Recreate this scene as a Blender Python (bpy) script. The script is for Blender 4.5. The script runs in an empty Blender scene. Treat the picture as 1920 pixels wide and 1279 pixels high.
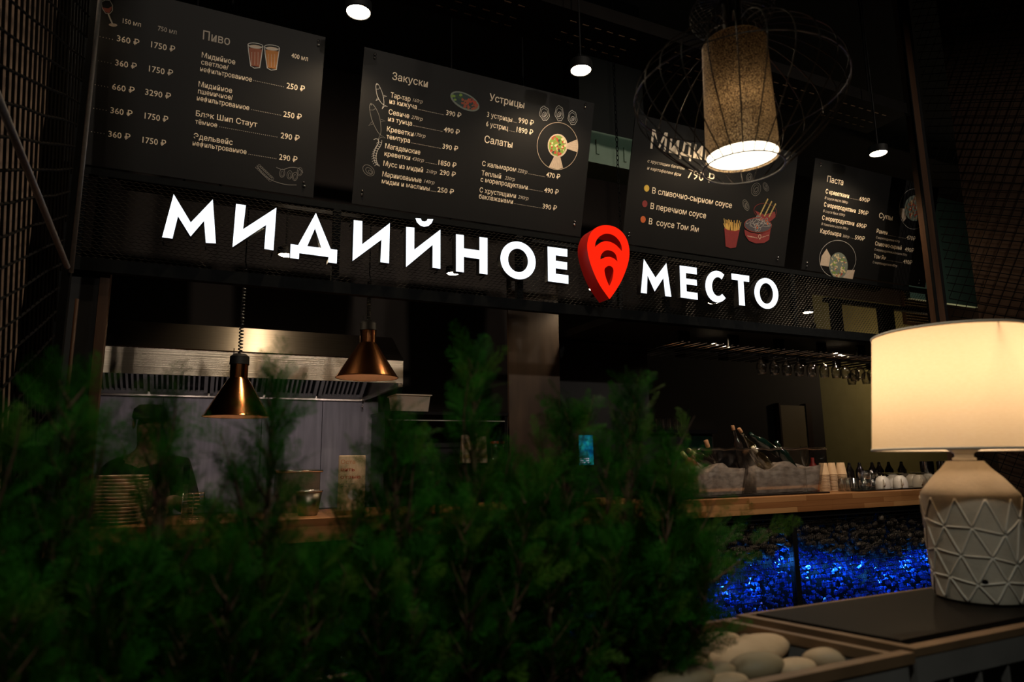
import bpy, bmesh, math, random
import numpy as np
from mathutils import Vector, Matrix

random.seed(7)
SC = bpy.context.scene
COL = SC.collection
PI = math.pi

# ------------------------------------------------------------------ camera
EYE = Vector((0.0, 0.0, 1.4))
FPX = 1242.165
YAW, PITCH, ROLL = math.radians(24.8667), math.radians(9.8895), math.radians(-0.6428)
_f = Vector((math.sin(YAW) * math.cos(PITCH), math.cos(YAW) * math.cos(PITCH), math.sin(PITCH)))
_r0 = Vector((math.cos(YAW), -math.sin(YAW), 0.0))
_u0 = _r0.cross(_f)
CR = _r0 * math.cos(ROLL) + _u0 * math.sin(ROLL)
CU = -_r0 * math.sin(ROLL) + _u0 * math.cos(ROLL)
CF = _f
cam_data = bpy.data.cameras.new('camera')
cam = bpy.data.objects.new('camera', cam_data)
COL.objects.link(cam)
mw = Matrix.Identity(4)
for i in range(3):
    mw[i][0], mw[i][1], mw[i][2], mw[i][3] = CR[i], CU[i], -CF[i], EYE[i]
cam.matrix_world = mw
cam_data.sensor_width = 36.0
cam_data.lens = 36.0 * FPX / 1920.0
cam_data.clip_start = 0.02
cam_data.dof.use_dof = True
cam_data.dof.focus_distance = 4.2
cam_data.dof.aperture_fstop = 3.6
SC.camera = cam

# ------------------------------------------------------------------ world, exposure
W = bpy.data.worlds.new('world')
SC.world = W
W.use_nodes = True
bg = W.node_tree.nodes['Background']
bg.inputs[0].default_value = (0.9, 0.72, 0.55, 1)
bg.inputs[1].default_value = 0.02
SC.view_settings.view_transform = 'Standard'
SC.view_settings.look = 'None'
SC.view_settings.gamma = 1.0
SC.view_settings.use_curve_mapping = False
SC.view_settings.exposure = 0.0
try:
    SC.cycles.use_denoising = True
    SC.cycles.sample_clamp_indirect = 3.0
    SC.cycles.max_bounces = 8
    SC.cycles.transparent_max_bounces = 24
    SC.cycles.caustics_reflective = False
    SC.cycles.caustics_refractive = False
except Exception:
    pass


def light(kind, name, loc, energy, color=(1, 0.78, 0.55), target=None, angle=100, blend=0.5, radius=0.03, size=None):
    d = bpy.data.lights.new(name, kind)
    d.energy = energy
    d.color = color
    if kind == 'SPOT':
        d.spot_size = math.radians(angle)
        d.spot_blend = blend
    if kind == 'AREA':
        d.shape = 'RECTANGLE'
        d.size, d.size_y = size
    else:
        d.shadow_soft_size = radius
    o = bpy.data.objects.new(name, d)
    COL.objects.link(o)
    o.location = loc
    if target is not None:
        o.rotation_euler = (Vector(target) - Vector(loc)).to_track_quat('-Z', 'Y').to_euler()
    return o


WARM = (1.0, 0.74, 0.46)
WHITE = (1.0, 0.86, 0.70)
HALL_FILL = [(-0.6, -0.9, 4.15), (1.3, -0.9, 4.15), (3.2, -0.9, 4.15), (5.1, -0.9, 4.15)]
for hx, hy, hz in HALL_FILL:          # unseen fill spots added on the hall side to brighten the menu boards
    light('SPOT', 'hall_fill', (hx, hy, hz - 0.07), 150, WHITE, (hx * 0.85 + 0.3, 3.4, 3.1), 52, 0.8, 0.05)
# added fill spot washing over the planting from behind the viewer
light('SPOT', 'hall_fill', (0.15, -0.55, 3.45), 72, (0.95, 0.97, 0.82), (0.35, 0.9, 1.25), 62, 0.9, 0.06)
# unseen spot added to brighten the counter front from the guests' side
light('SPOT', 'hall_fill', (3.7, 0.9, 5.0), 300, WHITE, (4.2, 3.6, 0.9), 46, 0.9, 0.06)
# extra unseen spot added to lift the dark wall behind the left net
light('SPOT', 'hall_fill', (0.5, 0.9, 5.0), 115, WARM, (-0.68, 2.0, 2.9), 48, 0.9, 0.06)
# added fill lights without fixtures, brightening surfaces in the back kitchen
light('SPOT', 'kitchen_fill', (0.45, 6.45, 4.1), 20, WARM, (0.4, 5.4, 2.3), 50, 0.6, 0.06)
light('POINT', 'kitchen_fill', (8.5, 4.7, 3.6), 2.2, (0.8, 1.0, 0.85), radius=0.06)
light('POINT', 'kitchen_fill', (9.5, 5.75, 2.7), 17, WARM, radius=0.08)
light('POINT', 'kitchen_fill', (3.2, 3.95, 4.4), 1.6, (0.85, 1.0, 0.8), radius=0.05)

# ------------------------------------------------------------------ helpers


def ray(px, py):
    return CF * FPX + CR * (px - 960.0) - CU * (py - 639.5)


def at(px, py, Y):
    d = ray(px, py)
    return EYE + d * (Y / d.y)


def atX(px, py, X):
    d = ray(px, py)
    return EYE + d * (X / d.x)


def atZ(px, py, z):
    d = ray(px, py)
    return EYE + d * ((z - EYE.z) / d.z)


class MB:
    def __init__(self):
        self.v, self.f, self.m = [], [], []
        self.cur = 0

    def add(self, vs, fs, mi=None):
        b = len(self.v)
        self.v.extend([tuple(p) for p in vs])
        for f in fs:
            self.f.append(tuple(i + b for i in f))
            self.m.append(self.cur if mi is None else mi)
        return self

    def box(self, x0, x1, y0, y1, z0, z1, mi=None):
        vs = [(x, y, z) for x in (x0, x1) for y in (y0, y1) for z in (z0, z1)]
        fs = [(0, 1, 3, 2), (4, 6, 7, 5), (0, 4, 5, 1), (2, 3, 7, 6), (0, 2, 6, 4), (1, 5, 7, 3)]
        return self.add(vs, fs, mi)

    def hexa(self, b, t, mi=None):
        """four bottom corners and four top corners, same order"""
        vs = list(b) + list(t)
        fs = [(3, 2, 1, 0), (4, 5, 6, 7)] + [(i, (i + 1) % 4, 4 + (i + 1) % 4, 4 + i) for i in range(4)]
        return self.add(vs, fs, mi)

    def tube(self, pts, r, n=8, closed=False, mi=None, cap=True):
        pts = [Vector(p) for p in pts]
        k = len(pts)
        rs = r if isinstance(r, (list, tuple)) else [r] * k
        up = None
        vs, fs = [], []
        for i in range(k):
            if closed:
                t = pts[(i + 1) % k] - pts[i - 1]
            else:
                t = pts[min(i + 1, k - 1)] - pts[max(i - 1, 0)]
            t.normalize()
            if up is None:
                up = Vector((0, 0, 1)) if abs(t.z) < 0.9 else Vector((1, 0, 0))
            a = up - t * up.dot(t)
            if a.length < 1e-6:
                a = t.orthogonal()
            a.normalize()
            up = a
            b = t.cross(a)
            for j in range(n):
                q = 2 * PI * j / n
                vs.append(pts[i] + (a * math.cos(q) + b * math.sin(q)) * rs[i])
        for i in range(k if closed else k - 1):
            for j in range(n):
                i2 = (i + 1) % k
                fs.append((i * n + j, i * n + (j + 1) % n, i2 * n + (j + 1) % n, i2 * n + j))
        if cap and not closed:
            fs.append(tuple(range(n - 1, -1, -1)))
            fs.append(tuple((k - 1) * n + j for j in range(n)))
        return self.add(vs, fs, mi)

    def lathe(self, prof, c=(0, 0, 0), n=24, rot=None, mi=None):
        """profile of (radius, height); rot: Matrix turning the axis"""
        c = Vector(c)
        vs, fs = [], []
        for (r, z) in prof:
            for j in range(n):
                q = 2 * PI * j / n
                p = Vector((r * math.cos(q), r * math.sin(q), z))
                if rot is not None:
                    p = rot @ p
                vs.append(p + c)
        for i in range(len(prof) - 1):
            for j in range(n):
                fs.append((i * n + j, i * n + (j + 1) % n, (i + 1) * n + (j + 1) % n, (i + 1) * n + j))
        if prof[0][0] > 1e-5 and False:
            pass
        return self.add(vs, fs, mi)

    def disc(self, c, r, n=24, rot=None, mi=None):
        c = Vector(c)
        vs = []
        for j in range(n):
            p = Vector((r * math.cos(2 * PI * j / n), r * math.sin(2 * PI * j / n), 0))
            vs.append((rot @ p if rot is not None else p) + c)
        return self.add(vs, [tuple(range(n))], mi)

    def ellipsoid(self, c, rad, nu=14, nv=9, rot=None, jit=0.0, rng=None, mi=None):
        c = Vector(c)
        vs, fs = [], []
        ph = rng.uniform(0, 6) if rng else 0
        for i in range(nv + 1):
            th = PI * i / nv
            for j in range(nu):
                q = 2 * PI * j / nu
                p = Vector((math.sin(th) * math.cos(q), math.sin(th) * math.sin(q), math.cos(th)))
                k = 1 + jit * (math.sin(2 * q + ph) * math.sin(th) + 0.6 * math.sin(3 * th + q + ph * 2))
                p = Vector((p.x * rad[0] * k, p.y * rad[1] * k, p.z * rad[2] * k))
                if rot is not None:
                    p = rot @ p
                vs.append(p + c)
        for i in range(nv):
            for j in range(nu):
                fs.append((i * nu + j, (i + 1) * nu + j, (i + 1) * nu + (j + 1) % nu, i * nu + (j + 1) % nu))
        return self.add(vs, fs, mi)

    def build(self, name, mat, parent=None, smooth=False, label=None, bevel=0.0, origin=None):
        mats = mat if isinstance(mat, (list, tuple)) else [mat]
        V = np.array(self.v, dtype=np.float64).reshape(-1, 3)
        if parent is None:
            if origin is None:
                lo, hi = V.min(0), V.max(0)
                o = np.array([(lo[0] + hi[0]) / 2, (lo[1] + hi[1]) / 2, lo[2]])
            else:
                o = np.array(origin, dtype=float)
        else:
            o = np.array(world_loc(parent))
        me = bpy.data.meshes.new(name)
        me.from_pydata([tuple(p) for p in (V - o)], [], self.f)
        for m in mats:
            me.materials.append(m)
        if len(mats) > 1:
            me.polygons.foreach_set('material_index', self.m)
        if smooth:
            me.polygons.foreach_set('use_smooth', [True] * len(me.polygons))
        me.validate()
        me.update()
        ob = bpy.data.objects.new(name, me)
        COL.objects.link(ob)
        if parent is None:
            ob.location = o
        else:
            ob.parent = parent
        if smooth == 'auto':
            md = ob.modifiers.new('edge', 'EDGE_SPLIT')
            md.split_angle = math.radians(35)
        if bevel:
            md = ob.modifiers.new('bevel', 'BEVEL')
            md.width = bevel
            md.segments = 2
            md.limit_method = 'ANGLE'
        if label:
            ob['label'] = label
        return ob


def world_loc(o):
    p = Vector((0, 0, 0))
    while o is not None:
        p += o.location
        o = o.parent
    return p


def tag(o, label, cat, group=None, kind=None):
    o['label'] = label
    o['category'] = cat
    if group:
        o['group'] = group
    if kind:
        o['kind'] = kind
    return o


def thing(name, label, cat, loc, group=None):
    o = bpy.data.objects.new(name, None)
    COL.objects.link(o)
    o.empty_display_size = 0.05
    o.location = loc
    return tag(o, label, cat, group)


def dup(root, loc, label=None, group=None):
    r = root.copy()
    COL.objects.link(r)
    r.location = loc
    if label:
        r['label'] = label
    if group:
        r['group'] = group
    for ch in list(root.children):
        c = ch.copy()
        COL.objects.link(c)
        c.parent = r
        for g in list(ch.children):
            d = g.copy()
            COL.objects.link(d)
            d.parent = c
    return r


def struct(o):
    o['kind'] = 'structure'
    return o


# ------------------------------------------------------------------ materials


def pm(name, c1, c2=None, scale=8.0, rough=0.5, metal=0.0, bump=0.0, bscale=None, stretch=(1, 1, 1), spec=0.5,
       emit=None, estr=0.0, transl=0.0, wave=False, coat=0.0, detail=4.0):
    m = bpy.data.materials.new(name)
    m.use_nodes = True
    nt = m.node_tree
    N, L = nt.nodes, nt.links
    b = N['Principled BSDF']
    b.inputs['Roughness'].default_value = rough
    b.inputs['Metallic'].default_value = metal
    b.inputs['Specular IOR Level'].default_value = spec
    if coat:
        b.inputs['Coat Weight'].default_value = coat
        b.inputs['Coat Roughness'].default_value = 0.1
    c2 = c2 or tuple(min(1, x * 1.25 + 0.002) for x in c1)
    tc = N.new('ShaderNodeTexCoord')
    mp = N.new('ShaderNodeMapping')
    mp.inputs['Scale'].default_value = stretch
    L.new(tc.outputs['Object'], mp.inputs['Vector'])
    if wave:
        tx = N.new('ShaderNodeTexWave')
        tx.inputs['Scale'].default_value = scale
        tx.inputs['Distortion'].default_value = 6.0
        tx.inputs['Detail'].default_value = 3.0
        tx.inputs['Detail Scale'].default_value = 1.5
    else:
        tx = N.new('ShaderNodeTexNoise')
        tx.inputs['Scale'].default_value = scale
        tx.inputs['Detail'].default_value = detail
    L.new(mp.outputs['Vector'], tx.inputs['Vector'])
    fac = tx.outputs['Fac'] if 'Fac' in tx.outputs else tx.outputs[0]
    rp = N.new('ShaderNodeValToRGB')
    rp.color_ramp.elements[0].position = 0.3
    rp.color_ramp.elements[1].position = 0.7
    rp.color_ramp.elements[0].color = (*c1, 1)
    rp.color_ramp.elements[1].color = (*c2, 1)
    L.new(fac, rp.inputs['Fac'])
    L.new(rp.outputs['Color'], b.inputs['Base Color'])
    if bump:
        tb = N.new('ShaderNodeTexNoise')
        tb.inputs['Scale'].default_value = bscale or scale * 3
        tb.inputs['Detail'].default_value = 4
        L.new(mp.outputs['Vector'], tb.inputs['Vector'])
        bp = N.new('ShaderNodeBump')
        bp.inputs['Strength'].default_value = bump
        bp.inputs['Distance'].default_value = 0.01
        L.new(tb.outputs[0], bp.inputs['Height'])
        L.new(bp.outputs['Normal'], b.inputs['Normal'])
    if emit:
        b.inputs['Emission Color'].default_value = (*emit, 1)
        b.inputs['Emission Strength'].default_value = estr
    if transl:
        tr = N.new('ShaderNodeBsdfTranslucent')
        L.new(rp.outputs['Color'], tr.inputs['Color'])
        mx = N.new('ShaderNodeMixShader')
        mx.inputs[0].default_value = transl
        L.new(b.outputs[0], mx.inputs[1])
        L.new(tr.outputs[0], mx.inputs[2])
        L.new(mx.outputs[0], N['Material Output'].inputs['Surface'])
    return m


def thin_glass(name, tint=(1, 1, 1), refl=0.10, rough=0.03):
    m = bpy.data.materials.new(name)
    m.use_nodes = True
    nt = m.node_tree
    N, L = nt.nodes, nt.links
    N.remove(N['Principled BSDF'])
    t = N.new('ShaderNodeBsdfTransparent')
    t.inputs[0].default_value = (*tint, 1)
    g = N.new('ShaderNodeBsdfGlossy')
    g.inputs['Roughness'].default_value = rough
    lw = N.new('ShaderNodeLayerWeight')
    lw.inputs[0].default_value = 0.35
    ma = N.new('ShaderNodeMath')
    ma.operation = 'MULTIPLY_ADD'
    ma.inputs[1].default_value = 0.85
    ma.inputs[2].default_value = refl
    L.new(lw.outputs['Facing'], ma.inputs[0])
    mx = N.new('ShaderNodeMixShader')
    L.new(ma.outputs[0], mx.inputs[0])
    L.new(t.outputs[0], mx.inputs[1])
    L.new(g.outputs[0], mx.inputs[2])
    L.new(mx.outputs[0], N['Material Output'].inputs['Surface'])
    return m


def emis(name, col, s):
    m = bpy.data.materials.new(name)
    m.use_nodes = True
    nt = m.node_tree
    N, L = nt.nodes, nt.links
    N.remove(N['Principled BSDF'])
    e = N.new('ShaderNodeEmission')
    e.inputs[0].default_value = (*col, 1)
    e.inputs[1].default_value = s
    L.new(e.outputs[0], N['Material Output'].inputs['Surface'])
    return m


M = {}
M['black'] = pm('black_painted_metal', (0.004, 0.004, 0.0045), (0.007, 0.007, 0.0075), 20, 0.55, spec=0.25)
M['blackgloss'] = pm('black_gloss', (0.004, 0.004, 0.005), (0.007, 0.007, 0.008), 20, 0.18)
M['darkmetal'] = pm('dark_steel', (0.004, 0.0047, 0.0055), (0.006, 0.007, 0.008), 30, 0.8, spec=0.05)
M['rod'] = pm('brushed_steel_rod', (0.20, 0.20, 0.21), (0.26, 0.26, 0.27), 60, 0.5, 0.3)
M['board'] = pm('charcoal_board', (0.0085, 0.0086, 0.0093), (0.0105, 0.0105, 0.011), 3, 0.5, bump=0.03, bscale=400, spec=0.12)
M['ink'] = pm('cream_lettering', (0.80, 0.68, 0.52), (0.86, 0.74, 0.58), 30, 0.7)
M['inkdim'] = pm('grey_lettering', (0.42, 0.37, 0.31), (0.48, 0.42, 0.35), 30, 0.7)
M['chalk'] = pm('chalk_line', (0.45, 0.44, 0.42), (0.55, 0.53, 0.5), 60, 0.8)
M['chalkdim'] = pm('faint_chalk_line', (0.14, 0.135, 0.13), (0.2, 0.19, 0.18), 60, 0.8)
M['chrome'] = pm('chrome', (0.75, 0.75, 0.77), (0.8, 0.8, 0.82), 60, 0.12, 1.0)
M['steel'] = pm('stainless_steel', (0.30, 0.26, 0.21), (0.38, 0.33, 0.27), 3, 0.30, 1.0, bump=0.14, bscale=3, stretch=(0.2, 0.2, 70))
M['steeldk'] = pm('grey_filter_steel', (0.40, 0.38, 0.36), (0.5, 0.48, 0.46), 10, 0.4, 0.8)
M['copper'] = pm('polished_copper', (0.70, 0.27, 0.10), (0.76, 0.32, 0.13), 8, 0.15, 1.0)
M['enamel'] = pm('cream_enamel', (0.62, 0.47, 0.38), (0.68, 0.52, 0.42), 10, 0.5)
M['letterface'] = emis('lit_white_acrylic', (0.86, 0.92, 1.0), 1.7)
M['letterside'] = pm('letter_return', (0.02, 0.02, 0.022), None, 20, 0.4)
M['redface'] = emis('lit_red_acrylic', (1.0, 0.018, 0.004), 1.05)
M['redside'] = pm('red_return', (0.30, 0.008, 0.006), (0.33, 0.01, 0.008), 20, 0.45, emit=(0.5, 0.004, 0.002), estr=0.10)
M['bulb'] = emis('warm_lamp_lens', (1.0, 0.80, 0.52), 45)
M['bulbsoft'] = emis('warm_diffuser', (1.0, 0.86, 0.64), 5.5)
M['wood'] = pm('butcher_block', (0.30, 0.13, 0.045), (0.46, 0.22, 0.085), 2.0, 0.4, stretch=(0.6, 5, 9), bump=0.02)
M['column'] = pm('walnut_laminate', (0.019, 0.011, 0.0065), (0.042, 0.025, 0.015), 3.0, 0.5, stretch=(4, 4, 0.8), detail=6, spec=0.3)
M['strip'] = pm('brown_wood_strip', (0.045, 0.022, 0.013), (0.07, 0.036, 0.02), 4, 0.55, stretch=(6, 6, 0.6), spec=0.2)
M['slate'] = pm('slate_panel', (0.008, 0.0088, 0.0105), (0.012, 0.013, 0.0155), 2.5, 0.6, spec=0.2)
M['brownwall'] = pm('dark_brown_wall', (0.020, 0.012, 0.009), (0.028, 0.017, 0.012), 3, 0.7)
M['greywall'] = pm('grey_cement_panel', (0.15, 0.135, 0.142), (0.23, 0.208, 0.218), 4, 0.55, stretch=(5, 1, 0.5), bump=0.05)
M['olive'] = pm('olive_plaster', (0.27, 0.235, 0.09), (0.31, 0.27, 0.11), 6, 0.8)
M['green'] = pm('pale_green_plaster', (0.20, 0.27, 0.20), (0.24, 0.31, 0.24), 6, 0.8)
M['netwall'] = pm('brown_plaster', (0.032, 0.019, 0.013), (0.042, 0.026, 0.018), 5, 0.9, spec=0.1)
M['netwalldark'] = pm('grey_brown_plaster', (0.20, 0.145, 0.115), (0.26, 0.19, 0.155), 5, 0.85)
M['net'] = pm('black_net', (0.002, 0.0017, 0.0015), (0.004, 0.0034, 0.003), 40, 0.7, spec=0.05)
M['expmesh'] = pm('expanded_metal', (0.010, 0.0085, 0.007), (0.014, 0.012, 0.010), 40, 0.4, 0.2)
M['floor'] = pm('dark_floor', (0.02, 0.018, 0.016), (0.03, 0.027, 0.024), 3, 0.5)
M['ceil'] = pm('black_ceiling', (0.004, 0.004, 0.004), (0.007, 0.006, 0.006), 3, 0.9)
M['duct'] = pm('black_tray', (0.004, 0.003, 0.0028), (0.006, 0.005, 0.004), 10, 0.7, spec=0.1)
M['leaf'] = pm('juniper_leaf', (0.009, 0.070, 0.004), (0.034, 0.16, 0.008), 14, 0.6, transl=0.2, spec=0.10)
M['leafdry'] = pm('juniper_leaf_yellowish', (0.045, 0.11, 0.008), (0.09, 0.18, 0.015), 14, 0.6, transl=0.2, spec=0.12)
M['bark'] = pm('thin_bark', (0.07, 0.035, 0.018), (0.12, 0.065, 0.035), 30, 0.8)
M['soil'] = pm('dark_soil', (0.008, 0.006, 0.005), (0.02, 0.015, 0.012), 60, 0.95, bump=0.5)
M['planter'] = pm('graphite_planter_metal', (0.12, 0.113, 0.11), (0.15, 0.142, 0.138), 12, 0.6, 0.0, spec=0.2)
M['rim'] = pm('bronze_rim', (0.19, 0.115, 0.065), (0.25, 0.155, 0.088), 12, 0.40, 0.35)
M['mat'] = pm('dark_leather_mat', (0.0055, 0.0034, 0.0022), (0.008, 0.0052, 0.0034), 6, 0.45, bump=0.04, bscale=250, spec=0.10)
M['cavity'] = pm('brown_grey_panel', (0.17, 0.145, 0.125), (0.21, 0.18, 0.155), 10, 0.8)
M['shade'] = pm('cream_lampshade', (0.86, 0.74, 0.56), (0.90, 0.79, 0.62), 120, 0.9, transl=0.62, stretch=(1, 1, 4))
M['shadein'] = pm('white_shade_trim', (0.85, 0.78, 0.68), (0.88, 0.81, 0.72), 50, 0.8)
M['ceramic'] = pm('grey_concrete_ceramic', (0.56, 0.49, 0.40), (0.74, 0.66, 0.56), 14, 0.65, bump=0.12, bscale=60, detail=8)
M['ceramicline'] = pm('pale_ceramic_relief', (0.74, 0.68, 0.60), (0.84, 0.78, 0.70), 30, 0.6)
M['white'] = pm('white_plastic', (0.75, 0.73, 0.70), (0.8, 0.78, 0.75), 20, 0.4)
M['porcelain'] = pm('white_porcelain', (0.74, 0.69, 0.64), (0.80, 0.75, 0.70), 10, 0.25)
M['glass'] = thin_glass('clear_glass', (0.95, 0.95, 0.93), 0.12, 0.06)
M['acrylic'] = thin_glass('clear_acrylic', (0.96, 0.94, 0.92), 0.16, 0.1)
M['winewhite'] = thin_glass('pale_wine_glass', (0.62, 0.55, 0.34), 0.22, 0.08)
M['winedark'] = pm('dark_bottle_glass', (0.012, 0.009, 0.008), (0.02, 0.014, 0.012), 10, 0.08, spec=0.9)
M['winegreen'] = pm('green_bottle_glass', (0.003, 0.012, 0.008), (0.005, 0.018, 0.012), 10, 0.1, spec=0.9)
M['winerose'] = pm('rose_bottle_glass', (0.22, 0.06, 0.04), (0.30, 0.09, 0.06), 10, 0.08, spec=0.9)
M['cork'] = pm('cork', (0.42, 0.20, 0.09), (0.55, 0.28, 0.13), 80, 0.8)
M['label'] = pm('cream_paper', (0.62, 0.54, 0.40), (0.68, 0.60, 0.46), 20, 0.7)
M['olivefoil'] = pm('olive_foil', (0.26, 0.28, 0.10), (0.32, 0.34, 0.14), 20, 0.3, 0.4)
M['ice'] = pm('crushed_ice', (0.55, 0.44, 0.37), (0.95, 0.84, 0.76), 7, 0.35, bump=0.3, bscale=40, transl=0.3)
_nt = M['ice'].node_tree
_tr = _nt.nodes.new('ShaderNodeBsdfTransparent')
_nz = _nt.nodes.new('ShaderNodeTexNoise')
_nz.inputs['Scale'].default_value = 8
_rp = _nt.nodes.new('ShaderNodeMapRange')
_rp.inputs['From Min'].default_value = 0.35
_rp.inputs['From Max'].default_value = 0.6
_rp.inputs['To Min'].default_value = 0.55
_rp.inputs['To Max'].default_value = 0.97
_mx = _nt.nodes.new('ShaderNodeMixShader')
_out = _nt.nodes['Material Output']
_src = _out.inputs['Surface'].links[0].from_socket
_nt.links.new(_nz.outputs[0], _rp.inputs['Value'])
_nt.links.new(_rp.outputs[0], _mx.inputs[0])
_nt.links.new(_tr.outputs[0], _mx.inputs[1])
_nt.links.new(_src, _mx.inputs[2])
_nt.links.new(_mx.outputs[0], _out.inputs['Surface'])
M['cardboard'] = pm('kraft_cup_paper', (0.50, 0.33, 0.19), (0.58, 0.39, 0.23), 20, 0.7)
M['red'] = pm('red_paint', (0.30, 0.015, 0.012), (0.36, 0.02, 0.016), 20, 0.4)
M['plate'] = pm('cream_plate', (0.68, 0.52, 0.36), (0.78, 0.61, 0.44), 20, 0.4)
M['card'] = pm('light_pine_card', (0.66, 0.47, 0.28), (0.80, 0.62, 0.42), 6, 0.6, stretch=(12, 1, 1.2), bump=0.03)
M['cardtext'] = pm('red_brown_print', (0.45, 0.05, 0.02), (0.5, 0.06, 0.03), 20, 0.7)
M['cardtextlight'] = pm('pale_orange_print', (0.62, 0.28, 0.12), (0.66, 0.30, 0.14), 20, 0.7)
M['cardgrey'] = pm('grey_print', (0.25, 0.2, 0.17), None, 20, 0.7)
M['blueglass'] = pm('blue_glass_chunk', (0.03, 0.12, 0.55), (0.10, 0.28, 0.85), 12, 0.12, spec=0.9, transl=0.55)
M['stone'] = pm('grey_brown_stone', (0.085, 0.066, 0.048), (0.17, 0.135, 0.10), 12, 0.7, bump=0.2, bscale=40)
M['pebble'] = pm('pale_river_pebble', (0.42, 0.28, 0.16), (0.58, 0.42, 0.27), 14, 0.6, bump=0.05, bscale=60)
M['pebbledk'] = pm('olive_grey_pebble', (0.20, 0.15, 0.085), (0.29, 0.225, 0.135), 14, 0.6, bump=0.05, bscale=60)
M['cloth'] = pm('black_cotton', (0.008, 0.008, 0.009), (0.014, 0.013, 0.014), 30, 0.9)
M['apron'] = pm('plum_cotton', (0.09, 0.035, 0.045), (0.12, 0.05, 0.06), 30, 0.9)
M['skin'] = pm('skin', (0.42, 0.24, 0.16), (0.46, 0.27, 0.19), 10, 0.55)
M['door'] = pm('tan_door', (0.30, 0.22, 0.11), (0.34, 0.25, 0.13), 4, 0.6)
M['frosted'] = pm('frosted_tub', (0.42, 0.36, 0.31), (0.48, 0.42, 0.36), 6, 0.5, transl=0.4)
M['bun'] = pm('bread_crust', (0.5, 0.3, 0.12), (0.62, 0.40, 0.2), 14, 0.7)
M['pack'] = pm('beige_packaging', (0.52, 0.38, 0.26), (0.66, 0.52, 0.38), 12, 0.6)
M['packprint'] = pm('packaging_print', (0.25, 0.13, 0.05), (0.4, 0.22, 0.08), 40, 0.6)
# printed picture colours
for k, c in dict(yellow=(0.62, 0.42, 0.05), crimson=(0.20, 0.012, 0.014), orange=(0.55, 0.11, 0.02), salad=(0.16, 0.28, 0.04), tomato=(0.36, 0.04, 0.016),
                 linen=(0.50, 0.40, 0.31), linendk=(0.28, 0.20, 0.17), pale=(0.62, 0.52, 0.30), potato=(0.60, 0.36, 0.08), bread=(0.50, 0.36, 0.12),
                 mussel=(0.05, 0.045, 0.06), beer=(0.42, 0.16, 0.03), ale=(0.26, 0.07, 0.03), wine=(0.36, 0.08, 0.05), soup=(0.42, 0.20, 0.08),
                 bowl=(0.16, 0.19, 0.16), teal=(0.01, 0.03, 0.032), dkgreen=(0.02, 0.06, 0.02)).items():
    M['p_' + k] = pm('print_' + k, tuple(x * 0.85 for x in c), c, 60, 0.7)


def shade_glitter():
    """dark speckled fabric of the pendant: tiny holes let the lamp inside glow through"""
    m = bpy.data.materials.new('speckled_brown_fabric')
    m.use_nodes = True
    nt = m.node_tree
    N, L = nt.nodes, nt.links
    b = N['Principled BSDF']
    b.inputs['Roughness'].default_value = 0.55
    tc = N.new('ShaderNodeTexCoord')
    n1 = N.new('ShaderNodeTexNoise')
    n1.inputs['Scale'].default_value = 420
    n1.inputs['Detail'].default_value = 1.0
    L.new(tc.outputs['Object'], n1.inputs['Vector'])
    rp = N.new('ShaderNodeValToRGB')
    rp.color_ramp.elements[0].position = 0.44
    rp.color_ramp.elements[1].position = 0.66
    rp.color_ramp.elements[0].color = (0.05, 0.028, 0.015, 1)
    rp.color_ramp.elements[1].color = (0.62, 0.42, 0.22, 1)
    b.inputs['Metallic'].default_value = 0.5
    L.new(n1.outputs[0], rp.inputs['Fac'])
    L.new(rp.outputs['Color'], b.inputs['Base Color'])
    tr = N.new('ShaderNodeBsdfTranslucent')
    L.new(rp.outputs['Color'], tr.inputs['Color'])
    mx = N.new('ShaderNodeMixShader')
    mx.inputs[0].default_value = 0.16
    L.new(b.outputs[0], mx.inputs[1])
    L.new(tr.outputs[0], mx.inputs[2])
    L.new(mx.outputs[0], N['Material Output'].inputs['Surface'])
    return m


M['cage'] = pm('black_wire', (0.03, 0.024, 0.018), (0.04, 0.032, 0.024), 40, 0.4)
M['glitter'] = shade_glitter()


def screen_mat():
    m = bpy.data.materials.new('phone_screen')
    m.use_nodes = True
    nt = m.node_tree
    N, L = nt.nodes, nt.links
    N.remove(N['Principled BSDF'])
    tc = N.new('ShaderNodeTexCoord')
    n1 = N.new('ShaderNodeTexNoise')
    n1.inputs['Scale'].default_value = 22
    L.new(tc.outputs['Object'], n1.inputs['Vector'])
    rp = N.new('ShaderNodeValToRGB')
    rp.color_ramp.elements[0].position = 0.35
    rp.color_ramp.elements[1].position = 0.65
    rp.color_ramp.elements[0].color = (0.0, 0.10, 0.28, 1)
    rp.color_ramp.elements[1].color = (0.02, 0.45, 0.42, 1)
    L.new(n1.outputs[0], rp.inputs['Fac'])
    e = N.new('ShaderNodeEmission')
    e.inputs[1].default_value = 0.7
    L.new(rp.outputs['Color'], e.inputs[0])
    L.new(e.outputs[0], N['Material Output'].inputs['Surface'])
    return m


M['screen'] = screen_mat()
M['screentext'] = emis('screen_white', (0.85, 0.9, 0.95), 0.9)

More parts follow.
